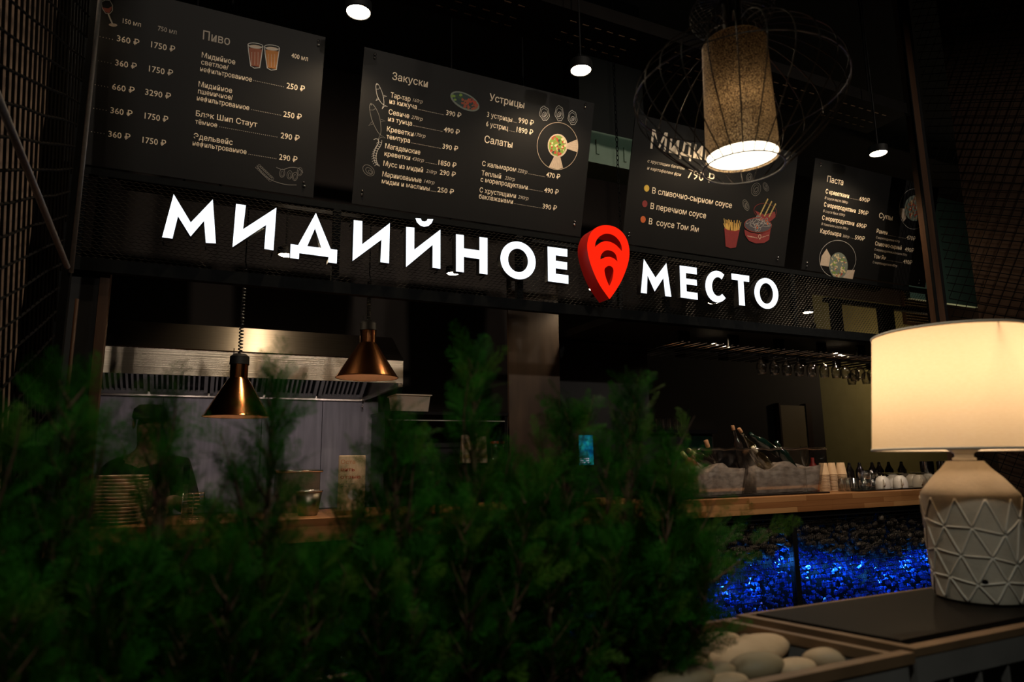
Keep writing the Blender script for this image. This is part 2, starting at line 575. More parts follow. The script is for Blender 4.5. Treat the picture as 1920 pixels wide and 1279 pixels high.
# ------------------------------------------------------------------ the setting
FY = 3.577           # facade plane: counter front, fascia, foot of the boards
FB = 2.81            # foot of the menu boards
struct(MB().box(-4, 11, -4, 7.2, -0.1, 0).build('floor', M['floor']))
struct(MB().box(-4, 11, -4, 7.2, 5.6, 5.7).build('ceiling', M['ceil']))
struct(MB().box(-4, 8.08, 6.82, 7.0, 0, 5.6).build('wall_back', M['brownwall']))
struct(MB().box(8.08, 11, 6.82, 7.0, 0, 3.72).build('wall_back_olive', M['olive']))
struct(MB().box(8.08, 11, 6.82, 7.0, 3.72, 5.6).build('wall_back_upper', M['brownwall']))
struct(MB().box(-4.1, -4, -4, 7.2, 0, 5.6).build('wall_left', M['brownwall']))
struct(MB().box(11, 11.1, -4, 7.2, 0, 5.6).build('wall_right', M['brownwall']))
struct(MB().box(-4, 11, -4.1, -4, 0, 5.6).build('wall_front', M['brownwall']))
# grey panels of the kitchen wall under the hood, with butt joints
mb = MB()
xs = [-1.2, -0.35, 0.5, 1.06, 1.62]
for a, b in zip(xs, xs[1:]):
    mb.box(a + 0.003, b - 0.003, 6.78, 6.815, 0.9, 1.97)
struct(mb.build('wall_kitchen_panel', M['greywall']))
# door in the dark back wall
d0, d1 = at(1459, 760, 6.79), at(1516, 762, 6.79)
dr = struct(MB().box(d0.x, d1.x - 0.10, 6.76, 6.81, 0.0, d0.z).build('door_1', M['door']))
MB().box(d0.x - 0.03, d0.x, 6.75, 6.815, 0, d0.z + 0.03).box(d1.x - 0.10, d1.x, 6.75, 6.815, 0, d0.z + 0.03).build('door_frame', M['strip'], dr)
MB().tube([(d0.x + 0.09, 6.72, 1.05), (d0.x + 0.2, 6.72, 1.05)], 0.012).build('door_handle', M['chrome'], dr)
# pale green duct cover seen between the boards, high on the back wall
a, b = at(1090, 236, 4.6), at(1215, 325, 4.6)
t = thing('duct_cover', 'pale green boxed duct cover seen in the gap between two menu boards', 'duct cover', ((a.x + b.x) / 2, 4.7, b.z))
MB().box(a.x, b.x, 4.6, 4.9, b.z, a.z - 0.02).build('casing', M['green'], t)
MB().box(a.x, b.x, 4.62, 4.9, a.z - 0.02, 5.6).build('plenum', M['ceil'], t)
MB().box(a.x + 0.14, a.x + 0.17, 4.585, 4.6, b.z + 0.08, a.z - 0.1).build('rib', M['green'], t)
MB().box(b.x - 0.26, b.x - 0.235, 4.585, 4.6, b.z + 0.06, a.z - 0.12).build('rib', M['green'], t)

# wood clad pier and the slate panel beside it
c0, c1 = at(953, 600, 4.3), at(1047, 600, 4.3)
struct(MB().box(c0.x, c1.x, 4.3, 4.325, 0, 2.78).build('pillar_walnut', M['column']))
s1 = at(1215, 700, 4.36)
struct(MB().box(c1.x + 0.002, s1.x, 4.36, 4.5, 0, 2.27).build('wall_slate', M['slate']))
# brown strip and dark infill at the stall's left corner
w0, w1 = at(187, 540, 3.62), at(206, 540, 3.62)
struct(MB().box(w0.x, w1.x, 3.60, 3.66, 1.1, 2.30).build('trim_1', M['strip']))
struct(MB().box(-0.66, w0.x - 0.003, 3.61, 3.64, 0.0, 2.30).build('wall_infill', M['slate']))

# ------------------------------------------------------------------ fascia frame, expanded metal, posts
t = thing('fascia_frame', 'long black steel frame carrying the white lit letters above the counter', 'frame', (2.4, 3.58, 2.28))
MB().box(-0.62, 5.75, 3.555, 3.60, 2.282, 2.345).build('bottom_rail', M['darkmetal'], t)
MB().box(-0.62, 5.75, 3.58, 3.62, 2.765, 2.80).build('top_rail', M['darkmetal'], t)
for x in (-0.60, -0.52, 0.6, 1.72, 2.37, 2.84, 4.05, 5.70):
    MB().box(x - 0.02, x + 0.02, 3.58, 3.615, 2.346, 2.764).build('upright', M['darkmetal'], t)
mb = MB()                                    # expanded metal: staggered diamonds of flat strand
cw, chh = 0.032, 0.016
nx, nz = int(6.3 / cw), int(0.42 / chh)
for k in range(nz + 1):
    z = 2.347 + k * chh
    if z + chh > 2.765:
        break
    for i in range(nx):
        x = -0.6 + i * cw
        for s in (0, 1):
            xa, xb = (x, x + cw / 2) if s == 0 else (x + cw / 2, x + cw)
            za, zb = (z, z + chh / 2) if (s + k) % 2 == 0 else (z + chh / 2, z)
            w = 0.0022
            mb.add([(xa, 3.574, za - w), (xb, 3.574, zb - w), (xb, 3.578, zb + w), (xa, 3.578, za + w)], [(0, 1, 2, 3)])
            if k % 2 == 1:
                pass
mb.build('expanded_metal', M['expmesh'], t)

t = thing('corner_post', 'slim steel post with diagonal brace at the left corner of the stall', 'post', (-0.54, 3.15, 0))
MB().box(-0.575, -0.535, 3.13, 3.17, 0, 5.6).build('post_shaft', M['darkmetal'], t)
MB().tube([(-0.532, 3.126, 2.16), (-0.532, 3.126, 5.5)], 0.009).build('steel_edge', M['rod'], t, True)
MB().tube([(-0.50, 3.118, 1.2), (-0.50, 3.118, 2.05)], 0.007).build('lower_edge', M['strip'], t, True)
pA = atX(-40, 95, -0.52)
pB = atX(126, 500, -0.52)
MB().tube([pA, pB], 0.011).build('brace', M['rod'], t, True)

t = thing('corner_post', 'dark brown post at the right corner, in front of the pasta menu board', 'post', (5.16, 3.15, 0))
MB().box(5.04, 5.13, 3.13, 3.19, 0, 5.6).build('post_shaft', M['strip'], t)
MB().box(5.028, 5.040, 3.12, 3.14, 0, 5.6).build('steel_edge', M['darkmetal'], t)
MB().box(5.131, 5.20, 3.15, 3.21, 0, 5.6).build('inner_flange', M['black'], t)


def net_panel(name, label, O, D, L0, L1, z0, z1, tilt, rs, cs, lean, r, mat):
    """net hung on a wall: rows run downhill towards the viewer, strands cross them at a lean"""
    mb = MB()
    O, D = Vector(O), Vector(D)

    def P(l, z):
        return O + D * l + Vector((0, 0, z))
    k0 = int((z0) / rs) - 1
    k1 = int((z1 + tilt * L1) / rs) + 2

    def clip(p, q):
        (l0, a), (l1, b) = p, q
        ts = [0.0, 1.0]
        lo, hi = 0.0, 1.0
        for (s0, s1, mn, mx) in ((l0, l1, L0, L1), (a, b, z0, z1)):
            d = s1 - s0
            if abs(d) < 1e-9:
                if s0 < mn or s0 > mx:
                    return None
                continue
            t0, t1 = (mn - s0) / d, (mx - s0) / d
            if t0 > t1:
                t0, t1 = t1, t0
            lo, hi = max(lo, t0), min(hi, t1)
        if hi - lo < 1e-6:
            return None
        return [(l0 + (l1 - l0) * u, a + (b - a) * u) for u in (lo, hi)]
    for k in range(k0, k1):
        c = clip((L0, k * rs - tilt * L0), (L1, k * rs - tilt * L1))
        if c:
            n = 10
            pts = []
            for i in range(n + 1):
                l = c[0][0] + (c[1][0] - c[0][0]) * i / n
                z = c[0][1] + (c[1][1] - c[0][1]) * i / n
                pts.append(P(l, z + 0.004 * math.sin(l * 37 + k)))
            mb.tube(pts, r * 1.25, 4)
    nl = int((L1 - L0 + abs(lean) * (z1 - z0)) / cs) + 3
    for i in range(-nl, nl):
        l = i * cs
        c = clip((l, z0), (l + lean * (z1 - z0), z1))
        if c:
            mb.tube([P(*c[0]), P(*c[1])], r, 4)
    o = mb.build(name, mat)
    return tag(o, label, 'net')


# left side wall and its net
struct(MB().box(-0.74, -0.68, -1.0, 3.12, 0, 5.6).build('partition_left', M['netwalldark']))
net_panel('wall_net', 'black diamond net hung on the side wall, behind the steel brace', (-0.56, 3.12, 0), (0, -1, 0), 0.03, 2.7, 0.4, 5.5, 0.42, 0.10, 0.062, 0.30, 0.0042, M['net'])
# right side wall and its net, splayed towards the hall
RD = Vector((0.36, -0.93, 0)).normalized()
RP = Vector((5.22, 3.14, 0))
RN = Vector((RD.y, -RD.x, 0))
if RN.x < 0:
    RN = -RN
q = [RP + RD * 0.16 + RN * 0.10, RP + RD * 2.6 + RN * 0.10, RP + RD * 2.6 + RN * 0.16, RP + RD * 0.16 + RN * 0.16]
struct(MB().hexa(q, [p + Vector((0, 0, 5.6)) for p in q]).build('partition_right', M['netwall']))
net_panel('wall_net', 'black diamond net hung on the brown splayed wall, above the cream lamp shade', RP, RD, 0.0, 2.5, 0.4, 5.58, 0.37, 0.066, 0.070, 0.45, 0.0028, M['net'])
g0 = at(1700, 350, 5.6)
struct(MB().box(g0.x - 0.2, g0.x + 1.3, 5.6, 5.66, at(1760, 566, 5.6).z, at(1740, 365, 5.6).z).build('partition_green', M['green']))

# overhead cable tray
p = atZ(960, 62, 4.08)
t = thing('cable_tray', 'dark perforated cable tray running under the black ceiling above the boards', 'cable tray', (2.5, p.y - 0.15, 4.08))
MB().box(-0.5, 4.98, p.y, p.y + 0.012, 4.08, 4.17).box(-0.5, 4.98, p.y - 0.352, p.y - 0.34, 4.08, 4.17).build('side_rail', M['duct'], t)
mb = MB()
mb.box(-0.5, 4.98, p.y - 0.34, p.y, 4.08, 4.10, 0)
for i in range(70):
    x = 0.3 + i * 0.09
    if i % 9 > 5 or x > 4.9:
        continue
    for yy in (-0.06, -0.14, -0.26):
        mb.box(x, x + 0.045, p.y + yy - 0.004, p.y + yy + 0.004, 4.077, 4.0795, 1)
mb.build('tray_base', [M['duct'], M['rim']], t)
for x in (-0.3, 1.6, 3.2, 4.8):
    MB().tube([(x, p.y - 0.17, 4.1), (x, p.y - 0.17, 5.6)], 0.006).build('hanger', M['black'], t)

# ------------------------------------------------------------------ ceiling spots
ROW1 = [(-0.70, 3.03), (0.575, 3.03), (1.86, 3.02), (3.16, 3.03), (4.46, 3.06)]
lab1 = ['round black downlight hanging above the wine and beer board, out at the corner',
        'round black downlight hanging above the gap between beer and snacks boards',
        'round black downlight hanging above the oysters column of the snacks board',
        'round black downlight hidden behind the speckled pendant shade',
        'round black downlight hanging above the pasta board']
proto = None
for (x, y), lb in zip(ROW1, lab1):
    if proto is None:
        proto = thing('downlight', lb, 'spotlight', (x, y, 3.6), 'downlights over the menu boards')
        hs_ = MB().lathe([(0.0, 3.66), (0.062, 3.66), (0.066, 3.655), (0.066, 3.608), (0.060, 3.603)], (x, y, 0), 28).build('housing', M['black'], proto, 'auto')
        MB().ellipsoid((x, y, 3.607), (0.058, 0.058, 0.012), 24, 6).build('lens', M['bulb'], hs_, True)
        MB().tube([(x, y, 3.66), (x, y, 5.6)], 0.005).build('rod', M['black'], proto)
    else:
        dup(proto, (x, y, 3.6), lb)
    light('SPOT', 'downlight_beam', (x, y, 3.585), 26, WARM, (x, y + 0.16, 2.6), 150, 0.55, 0.03)

ROW2 = [(0.385, 4.07), (1.455, 4.07), (2.565, 4.07), (3.70, 4.08), (4.74, 4.06)]
lab2 = ['small round downlight seen under the letter Д through the fascia mesh',
        'small round downlight seen beneath the letter Н through the fascia mesh',
        'small round downlight hidden behind the red pin sign',
        'small round downlight seen beneath the letter С of the second sign word',
        'small round downlight to the right of the last letter О']
proto = None
for (x, y), lb in zip(ROW2, lab2):
    if proto is None:
        proto = thing('recessed_downlight', lb, 'spotlight', (x, y, 2.61), 'downlights inside the stall')
        hs_ = MB().lathe([(0.0, 2.66), (0.045, 2.66), (0.048, 2.655), (0.048, 2.618), (0.043, 2.613)], (x, y, 0), 24).build('housing', M['black'], proto, 'auto')
        MB().ellipsoid((x, y, 2.617), (0.042, 0.042, 0.009), 20, 6).build('lens', M['bulb'], hs_, True)
        MB().tube([(x, y, 2.66), (x, y, 2.90)], 0.005).build('rod', M['black'], proto)
    else:
        dup(proto, (x, y, 2.61), lb)
    light('SPOT', 'downlight_beam', (x, y, 2.595), 13, WARM, (x, y + 0.25, 1.4), 140, 0.6, 0.03)
# light track the inner downlights hang from
tag(MB().box(-0.5, 5.7, 4.04, 4.10, 2.90, 2.94).build('lighting_track', M['black']), 'black lighting track behind the fascia mesh', 'light track')
for x in (0.0, 2.0, 4.2):
    MB().tube([(x, 4.07, 2.94), (x, 4.07, 5.6)], 0.006).build('track_rod', M['black'], bpy.data.objects['lighting_track'])

# ------------------------------------------------------------------ lettering helpers
_tc = {}


def text_mesh(s, shear=0.0, res=2):
    key = (s, shear)
    if key not in _tc:
        c = bpy.data.curves.new('t', 'FONT')
        c.body = s
        c.resolution_u = res
        c.shear = shear
        c.offset = 0.006
        o = bpy.data.objects.new('t', c)
        me = bpy.data.meshes.new_from_object(o)
        vs = [tuple(v.co) for v in me.vertices]
        fs = [tuple(p.vertices) for p in me.polygons]
        bpy.data.objects.remove(o)
        bpy.data.curves.remove(c)
        bpy.data.meshes.remove(me)
        x0, x1 = min(v[0] for v in vs), max(v[0] for v in vs)
        _tc[key] = ([((v[0] - x0) / (x1 - x0), v[1] / 0.729) for v in vs], fs)
    return _tc[key]


def flat_shape(loops, depth, to3d, back):
    """closed outlines (with holes) given as 2-D points -> solid mesh; to3d maps a point to the front plane, back is the offset to the rear"""
    c = bpy.data.curves.new('s', 'CURVE')
    c.dimensions = '2D'
    c.fill_mode = 'BOTH'
    for Lp in loops:
        s = c.splines.new('POLY')
        s.points.add(len(Lp) - 1)
        s.use_cyclic_u = True
        for p_, q_ in zip(s.points, Lp):
            p_.co = (q_[0], q_[1], 0, 1)
    o = bpy.data.objects.new('s', c)
    me = bpy.data.meshes.new_from_object(o)
    vs = [tuple(v.co) for v in me.vertices]
    fs = [tuple(p_.vertices) for p_ in me.polygons]
    bpy.data.objects.remove(o)
    bpy.data.curves.remove(c)
    bpy.data.meshes.remove(me)
    mb = MB()
    back = Vector(back)
    F = [to3d(v[0], v[1]) for v in vs]
    mb.add(F, fs, 0)
    mb.add([p_ + back for p_ in F], [tuple(reversed(f)) for f in fs], 1)
    for Lp in loops:
        P0 = [to3d(*p_) for p_ in Lp]
        n = len(P0)
        mb.add(P0 + [p_ + back for p_ in P0], [(i, (i + 1) % n, n + (i + 1) % n, n + i) for i in range(n)], 1)
    return mb


# ------------------------------------------------------------------ the lit sign
SY = 3.47
Z4 = lambda x, y: (x / 3.0, 300 + y / 3.0)
Z5 = lambda x, y: (600 + x / 3.0, 380 + y / 3.0)
Z6 = lambda x, y: (1150 + x / 3.2, 420 + y / 3.2)


def ringpts(cx, cy, a, b, sk, n=40, t0=0.0, t1=2 * PI, close=True):
    k = n if close else n + 1
    out = []
    for i in range(k):
        q = t0 + (t1 - t0) * i / n
        out.append((cx + a * math.cos(q), cy + b * math.sin(q) + sk * a * math.cos(q)))
    return out


LET = [
    ('М', Z4, [[(912, 435), (970, 442), (1001, 316), (1072, 430), (1148, 342), (1158, 466), (1214, 469), (1197, 222), (1073, 352), (977, 192)]]),
    ('И', Z4, [[(1328, 247), (1383, 255), (1367, 390), (1555, 268), (1538, 508), (1487, 500), (1497, 365), (1308, 490)]]),
    ('Д', Z4, [[(1777, 298), (1860, 501), (1897, 506), (1894, 582), (1846, 576), (1848, 546), (1683, 524), (1681, 558), (1632, 551), (1635, 473), (1677, 479)],
               [(1772, 385), (1808, 495), (1728, 485)]]),
    ('И', Z5, [[(190, 98), (238, 104), (237, 235), (393, 115), (388, 341), (340, 335), (346, 208), (183, 328)]]),
    ('Й', Z5, [[(485, 137), (531, 141), (530, 265), (677, 152), (677, 372), (633, 366), (634, 237), (484, 362)],
               [(537, 87), (545, 110), (563, 128), (585, 136), (610, 131), (628, 115), (637, 93), (605, 92), (600, 103), (586, 107), (572, 102), (567, 89)]]),
    ('Н', Z5, [[(765, 178), (809, 183), (809, 257), (897, 269), (897, 193), (942, 199), (942, 404), (897, 398), (897, 318), (809, 305), (809, 392), (765, 387)]]),
    ('О', Z5, [ringpts(1114, 325, 99, 106, 0.12), ringpts(1114, 325, 56, 66, 0.12)]),
    ('Е', Z5, [[(1280, 247), (1391, 262), (1391, 305), (1326, 296), (1326, 327), (1390, 336), (1390, 378), (1326, 369), (1326, 400), (1397, 409), (1397, 457), (1283, 442)]]),
    ('М', Z6, [[(183, 210), (253, 322), (318, 235), (348, 437), (312, 433), (300, 325), (248, 405), (205, 308), (201, 417), (165, 413)]]),
    ('Е', Z6, [[(398, 249), (500, 263), (501, 303), (435, 294), (436, 327), (500, 336), (502, 370), (438, 362), (440, 405), (505, 415), (507, 455), (404, 441)]]),
    ('С', Z6, [ringpts(622, 376, 70, 95, 0.10, 26, math.radians(42), math.radians(308), False) +
               ringpts(628, 376, 36, 57, 0.10, 20, math.radians(308), math.radians(46), False)]),
    ('Т', Z6, [[(708, 297), (815, 312), (815, 348), (781, 344), (790, 491), (755, 487), (748, 338), (710, 333)]]),
    ('О', Z6, [ringpts(918, 417, 72, 92, 0.14), ringpts(918, 417, 40, 62, 0.14)]),
]
words_ = [('МИДИЙНОЕ', LET[:8], 'white lit channel letters reading МИДИЙНОЕ on the black fascia'),
          ('МЕСТО', LET[8:], 'white lit channel letters reading МЕСТО, right of the red pin')]
ordn = ['first', 'second', 'third', 'fourth', 'fifth', 'sixth', 'seventh', 'eighth']
for wname, letters, lb in words_:
    pp = at(*letters[len(letters) // 2][1](*letters[len(letters) // 2][2][0][0]), SY)
    t = thing('word_sign', lb, 'sign', (pp.x, SY, 2.45))
    for k, (ch, Z, loops) in enumerate(letters):
        px = [[Z(*p) for p in Lp] for Lp in loops]
        mb = flat_shape([[(x, -y) for x, y in Lp] for Lp in px], 0.05, lambda x, y: at(x, -y, SY), (0, 0.05, 0))
        mb.build('letter', [M['letterface'], M['letterside']], t, label='white lit letter ' + ch + ', ' + ordn[k] + ' of the word')
    # standoff pegs holding the letters on the fascia
    mb = MB()
    for (ch, Z, loops) in letters:
        for p in (loops[0][0], loops[0][len(loops[0]) // 2]):
            w = at(*Z(*p), SY)
            mb.tube([(w.x, SY + 0.05, w.z), (w.x, 3.585, w.z)], 0.004, 5)
    mb.build('fixing_peg', M['black'], t)

# red pin
PY = 3.38
Zp = lambda x, y: (1060 + x / 6.733, 400 + y / 6.733)


def smooth_loop(pts, n=6):
    """Catmull-Rom through the points, closed"""
    out = []
    k = len(pts)
    for i in range(k):
        p0, p1, p2, p3 = [Vector((*pts[(i + j - 1) % k], 0)) for j in range(4)]
        for s in range(n):
            u = s / n
            q = 0.5 * ((2 * p1) + (-p0 + p2) * u + (2 * p0 - 5 * p1 + 4 * p2 - p3) * u * u + (-p0 + 3 * p1 - 3 * p2 + p3) * u ** 3)
            out.append((q.x, q.y))
    return out


def open_smooth(pts, n=6):
    out = []
    k = len(pts)
    for i in range(k - 1):
        p0, p1, p2, p3 = [Vector((*pts[min(max(i + j - 1, 0), k - 1)], 0)) for j in range(4)]
        for s in range(n):
            u = s / n
            q = 0.5 * ((2 * p1) + (-p0 + p2) * u + (2 * p0 - 5 * p1 + 4 * p2 - p3) * u * u + (-p0 + 3 * p1 - 3 * p2 + p3) * u ** 3)
            out.append((q.x, q.y))
    out.append(pts[-1])
    return out


outer = open_smooth([(555, 1080), (430, 900), (335, 690), (283, 500), (280, 360), (325, 240), (410, 170), (510, 150), (620, 170), (720, 240), (785, 350), (810, 490), (790, 640), (720, 830), (640, 970), (565, 1078)], 5)
arc1 = open_smooth([(375, 425), (385, 360), (430, 295), (510, 258), (600, 275), (670, 335), (708, 410), (715, 478)], 4) + open_smooth([(690, 452), (640, 400), (570, 362), (500, 352), (440, 372)], 4)
arc2 = open_smooth([(443, 582), (450, 530), (490, 480), (540, 466), (600, 485), (640, 530), (658, 608)], 4) + open_smooth([(615, 570), (560, 550), (500, 555)], 4)
drop = open_smooth([(553, 915), (515, 820), (495, 730), (505, 690), (550, 663), (595, 685), (608, 740), (590, 840), (560, 912)], 4)
loops = [[(x, -y) for x, y in [Zp(*p) for p in Lp]] for Lp in (outer, arc1, arc2, drop)]
pc = at(1140, 560, PY)
t = thing('pin_sign', 'red lit map pin sign with three dark shell arcs between the two words', 'sign', (pc.x, PY + 0.06, pc.z))
mb = flat_shape(loops, 0.1, lambda x, y: at(x, -y, PY), (0, 0.115, 0))
mb.build('pin_body', [M['redface'], M['redside']], t)
mb = MB()
for (x, y) in ((500, 300), (550, 900)):
    w = at(*Zp(x, y - (60 if y < 500 else -60)), PY)
    mb.tube([(w.x, PY + 0.115, w.z), (w.x, 3.585, w.z)], 0.008, 6)
mb.build('bracket', M['black'], t)

# ------------------------------------------------------------------ menu boards
TILT = math.radians(15)
BV = Vector((0, -math.sin(TILT), math.cos(TILT)))
BN = Vector((0, -math.cos(TILT), -math.sin(TILT)))
BH = 0.86


class Board:
    def __init__(self, x0, x1, label, z=None):
        self.z, (self.ox, self.oy), self.s = z, (0, 0), 1.0
        self.x0, self.x1 = x0, x1
        self.O = Vector((x0, FY, FB))
        self.root = thing('menu_board', label, 'menu board', ((x0 + x1) / 2, FY, FB), 'hanging menu boards')
        mb = MB()
        c = [self.P(0, 0, 0), self.P(x1 - x0, 0, 0), self.P(x1 - x0, BH, 0), self.P(0, BH, 0)]
        mb.hexa([p - BN * 0.008 for p in c], c)
        mb.build('panel', M['board'], self.root)
        self.nd = 0

    def P(self, u, v, d=0.002):
        return self.O + Vector((u, 0, 0)) + BV * v + BN * d

    def frame(self, ox, oy, s):
        self.ox, self.oy, self.s = ox, oy, s

    def uv(self, zx, zy):
        px, py = self.ox + zx / self.s, self.oy + zy / self.s
        d = ray(px, py)
        t = (self.O - EYE).dot(BN) / d.dot(BN)
        p = EYE + d * t - self.O
        return p.x, p.dot(BV)

    def text(self, mb, s, a, b, cap, shear=0.0, mi=0):
        u0, v0 = self.uv(*a)
        u1, v1 = self.uv(*b)
        v = (v0 + v1) / 2
        _, vt = self.uv(a[0] + cap * 0.09, a[1] - cap)
        h = (vt - v0)
        vs, fs = text_mesh(s, shear)
        mb.add([self.P(u0 + x * (u1 - u0), v + y * h) for x, y in vs], fs, mi)

    def dots(self, mb, a, b, n, mi=0, size=0.0016):
        u0, v0 = self.uv(*a)
        u1, v1 = self.uv(*b)
        v = (v0 + v1) / 2
        for i in range(n):
            u = u0 + (u1 - u0) * (i + 0.5) / n
            mb.add([self.P(u - size, v - size), self.P(u + size, v - size), self.P(u + size, v + size), self.P(u - size, v + size)], [(0, 1, 2, 3)], mi)

    def entry(self, items, dots=None, name='dish_lettering', mi=0):
        mb = MB()
        for it in items:
            s, a, b, cap = it[:4]
            self.text(mb, s, a, b, cap, it[4] if len(it) > 4 else 0.0, it[5] if len(it) > 5 else mi)
        if dots:
            self.dots(mb, *dots, mi=1)
        return mb.build(name, [M['ink'], M['inkdim']], self.root)

    def stroke(self, mb, pts, w, mi=0, d=0.0022, closed=False):
        """chalk line of width w (metres) through picture points"""
        q = [Vector((*self.uv(*p), 0)) for p in pts]
        if closed:
            q.append(q[0])
        L, R = [], []
        for i, p in enumerate(q):
            t = (q[min(i + 1, len(q) - 1)] - q[max(i - 1, 0)])
            if closed and i in (0, len(q) - 1):
                t = q[1] - q[-2]
            n = Vector((-t.y, t.x, 0))
            if n.length > 1e-9:
                n.normalize()
            L.append(p + n * w / 2)
            R.append(p - n * w / 2)
        k = len(q)
        mb.add([self.P(p.x, p.y, d) for p in L] + [self.P(p.x, p.y, d) for p in R], [(i, k + i, k + i + 1, i + 1) for i in range(k - 1)], mi)

    def fill(self, mb, pts, mi=0, d=0.0016):
        q = [self.uv(*p) for p in pts]
        k = len(q)
        cu, cv = sum(p[0] for p in q) / k, sum(p[1] for p in q) / k
        mb.add([self.P(cu, cv, d)] + [self.P(*p, d) for p in q], [(0, 1 + i, 1 + (i + 1) % k) for i in range(k)], mi)

    def screws(self, pairs):
        for a, b in pairs:
            for p in (a, b):
                u, v = self.uv(*p)
                c = self.P(u, v, 0.0)
                rot = BN.to_track_quat('Z', 'Y').to_matrix()
                MB().lathe([(0.007, 0.0), (0.007, 0.008), (0.004, 0.011), (0.0, 0.011)], c, 10, rot).build('mounting_screw', M['chrome'], self.root, True)


def ell(cx, cy, rx, ry, rot=0.0, n=28):
    c, s = math.cos(rot), math.sin(rot)
    return [(cx + rx * math.cos(q) * c - ry * math.sin(q) * s, cy + rx * math.cos(q) * s + ry * math.sin(q) * c) for q in [2 * PI * i / n for i in range(n)]]


def blobs(bd, mb, cx, cy, rx, ry, n, mis, size, rng, d=0.0024, rot=0.0):
    c, s = math.cos(rot), math.sin(rot)
    for i in range(n):
        r = math.sqrt(rng.random())
        q = rng.uniform(0, 2 * PI)
        x, y = r * rx * math.cos(q), r * ry * math.sin(q)
        bd.fill(mb, ell(cx + x * c - y * s, cy + x * s + y * c, size * rng.uniform(0.5, 1.2), size * rng.uniform(0.4, 0.9), rng.uniform(0, PI), 9), rng.choice(mis), d + i * 1e-5)


R0 = random.Random(3)
# --- board 1 : wine and beer (photo pixels)
b1 = Board(-1.015, 0.466, 'menu board with wine and beer prices, partly hidden behind the steel corner post')
for (a, b, c, e, n1, n2) in [((219, 78), (261, 85), (283, 90), (328, 97), '360 ₽', '1750 ₽'), ((216, 123), (256, 130), (279, 135), (324, 142), '360 ₽', '1750 ₽'),
                             ((210, 168), (252, 175), (272, 178), (320, 186), '660 ₽', '3290 ₽'), ((207, 212), (248, 219), (271, 223), (315, 229), '360 ₽', '1750 ₽'),
                             ((203, 256), (244, 263), (267, 268), (311, 274), '360 ₽', '1750 ₽')]:
    b1.entry([(n1, a, b, 11.5), (n2, c, e, 11.5)], ((a[0] - 58, a[1] - 15), (a[0] - 5, a[1] - 3), 9))
b1.entry([('150 мл', (230, 44), (264, 50), 9), ('750 мл', (296, 58), (331, 64), 9, 0, 1)], name='volume_lettering')
b1.entry([('400 мл', (546, 108), (577, 115), 9)], name='volume_lettering')
b1.entry([('Пиво', (380, 76), (431, 83), 17, 0, 1)], name='heading_lettering')
b1.entry([('Мидийное', (378, 109), (441, 120), 10), ('светлое/', (377, 121), (428, 131), 9.5), ('нефильтрованное', (375, 134), (472, 153), 9.5), ('250 ₽', (537, 166), (571, 172), 11)], ((474, 152), (533, 162), 18))
b1.entry([('Мидийное', (372, 163), (435, 174), 10), ('пшеничное/', (371, 176), (436, 187), 9.5), ('нефильтрованное', (369, 188), (467, 207), 9.5), ('250 ₽', (531, 219), (565, 225), 11)], ((470, 206), (528, 216), 18))
b1.entry([('Блэк Шип Стаут', (367, 219), (482, 237), 10.5), ('тёмное', (366, 232), (407, 239), 9), ('290 ₽', (526, 259), (561, 265), 11)], ((410, 238), (521, 257), 30))
b1.entry([('Эдельвейс', (363, 260), (436, 272), 10.5), ('нефильтрованное', (361, 273), (462, 289), 9.5), ('290 ₽', (523, 299), (557, 305), 11)], ((465, 289), (519, 298), 16))
mb = MB()
b1.fill(mb, [(192, 14), (197, 22), (205, 25), (209, 18), (210, 12), (203, 16)], 1)
b1.stroke(mb, [(190, 4), (192, 16), (198, 25), (206, 26), (211, 20), (211, 10), (206, 1), (198, 0), (190, 4)], 0.003, 0)
b1.stroke(mb, [(203, 26), (207, 36), (211, 45)], 0.006, 0)
b1.fill(mb, ell(212, 47, 8, 3, 0.1), 2)
mb.build('wine_glass_picture', [M['chalk'], M['p_wine'], M['p_linen']], b1.root)
mb = MB()
for (x0, mi) in ((465, 1), (496, 2)):
    o = (x0 - 465) * 0.12
    b1.fill(mb, [(x0 + 2, 90 + o), (x0 + 27, 93 + o), (x0 + 23, 126 + o), (x0 + 5, 123 + o)], mi)
    b1.stroke(mb, [(x0, 83 + o), (x0 + 1, 96 + o), (x0 + 5, 124 + o), (x0 + 12, 128 + o), (x0 + 22, 127 + o), (x0 + 26, 100 + o), (x0 + 28, 87 + o)], 0.004, 0)
    b1.stroke(mb, ell(x0 + 14, 85 + o, 14, 4, 0.12), 0.003, 0, closed=True)
    for k in (7, 13, 19):
        b1.stroke(mb, [(x0 + k, 98 + o), (x0 + k - 0.5, 122 + o)], 0.002, 3)
    b1.fill(mb, ell(x0 + 14, 88 + o, 12, 3.5, 0.12), 3)
mb.build('beer_glasses_picture', [M['chalk'], M['p_ale'], M['p_beer'], M['p_linen']], b1.root)
mb = MB()
b1.stroke(mb, open_smooth([(482, 310), (492, 326), (512, 339), (535, 346), (556, 347)]), 0.003)
for i in range(9):
    x, y = 484 + i * 3.0, 312 + i * 2.9
    b1.stroke(mb, ell(x + 3, y - 1, 3.2, 1.6, 0.9, 10), 0.0018, closed=True)
    b1.stroke(mb, ell(x - 2, y + 3, 3.2, 1.6, 0.3, 10), 0.0018, closed=True)
b1.stroke(mb, open_smooth([(518, 314), (530, 318), (545, 314), (560, 316), (568, 324)]), 0.003)
for x, y in ((529, 325), (543, 328), (553, 331), (562, 322)):
    b1.stroke(mb, ell(x, y, 5, 8, 0.1, 12), 0.002, closed=True)
    b1.stroke(mb, ell(x, y + 1, 2.5, 5, 0.1, 10), 0.0018, closed=True)
mb.build('hop_sketch', M['chalkdim'], b1.root)
b1.screws([((597, 77), (597, 85)), ((570, 342), (570, 349))])

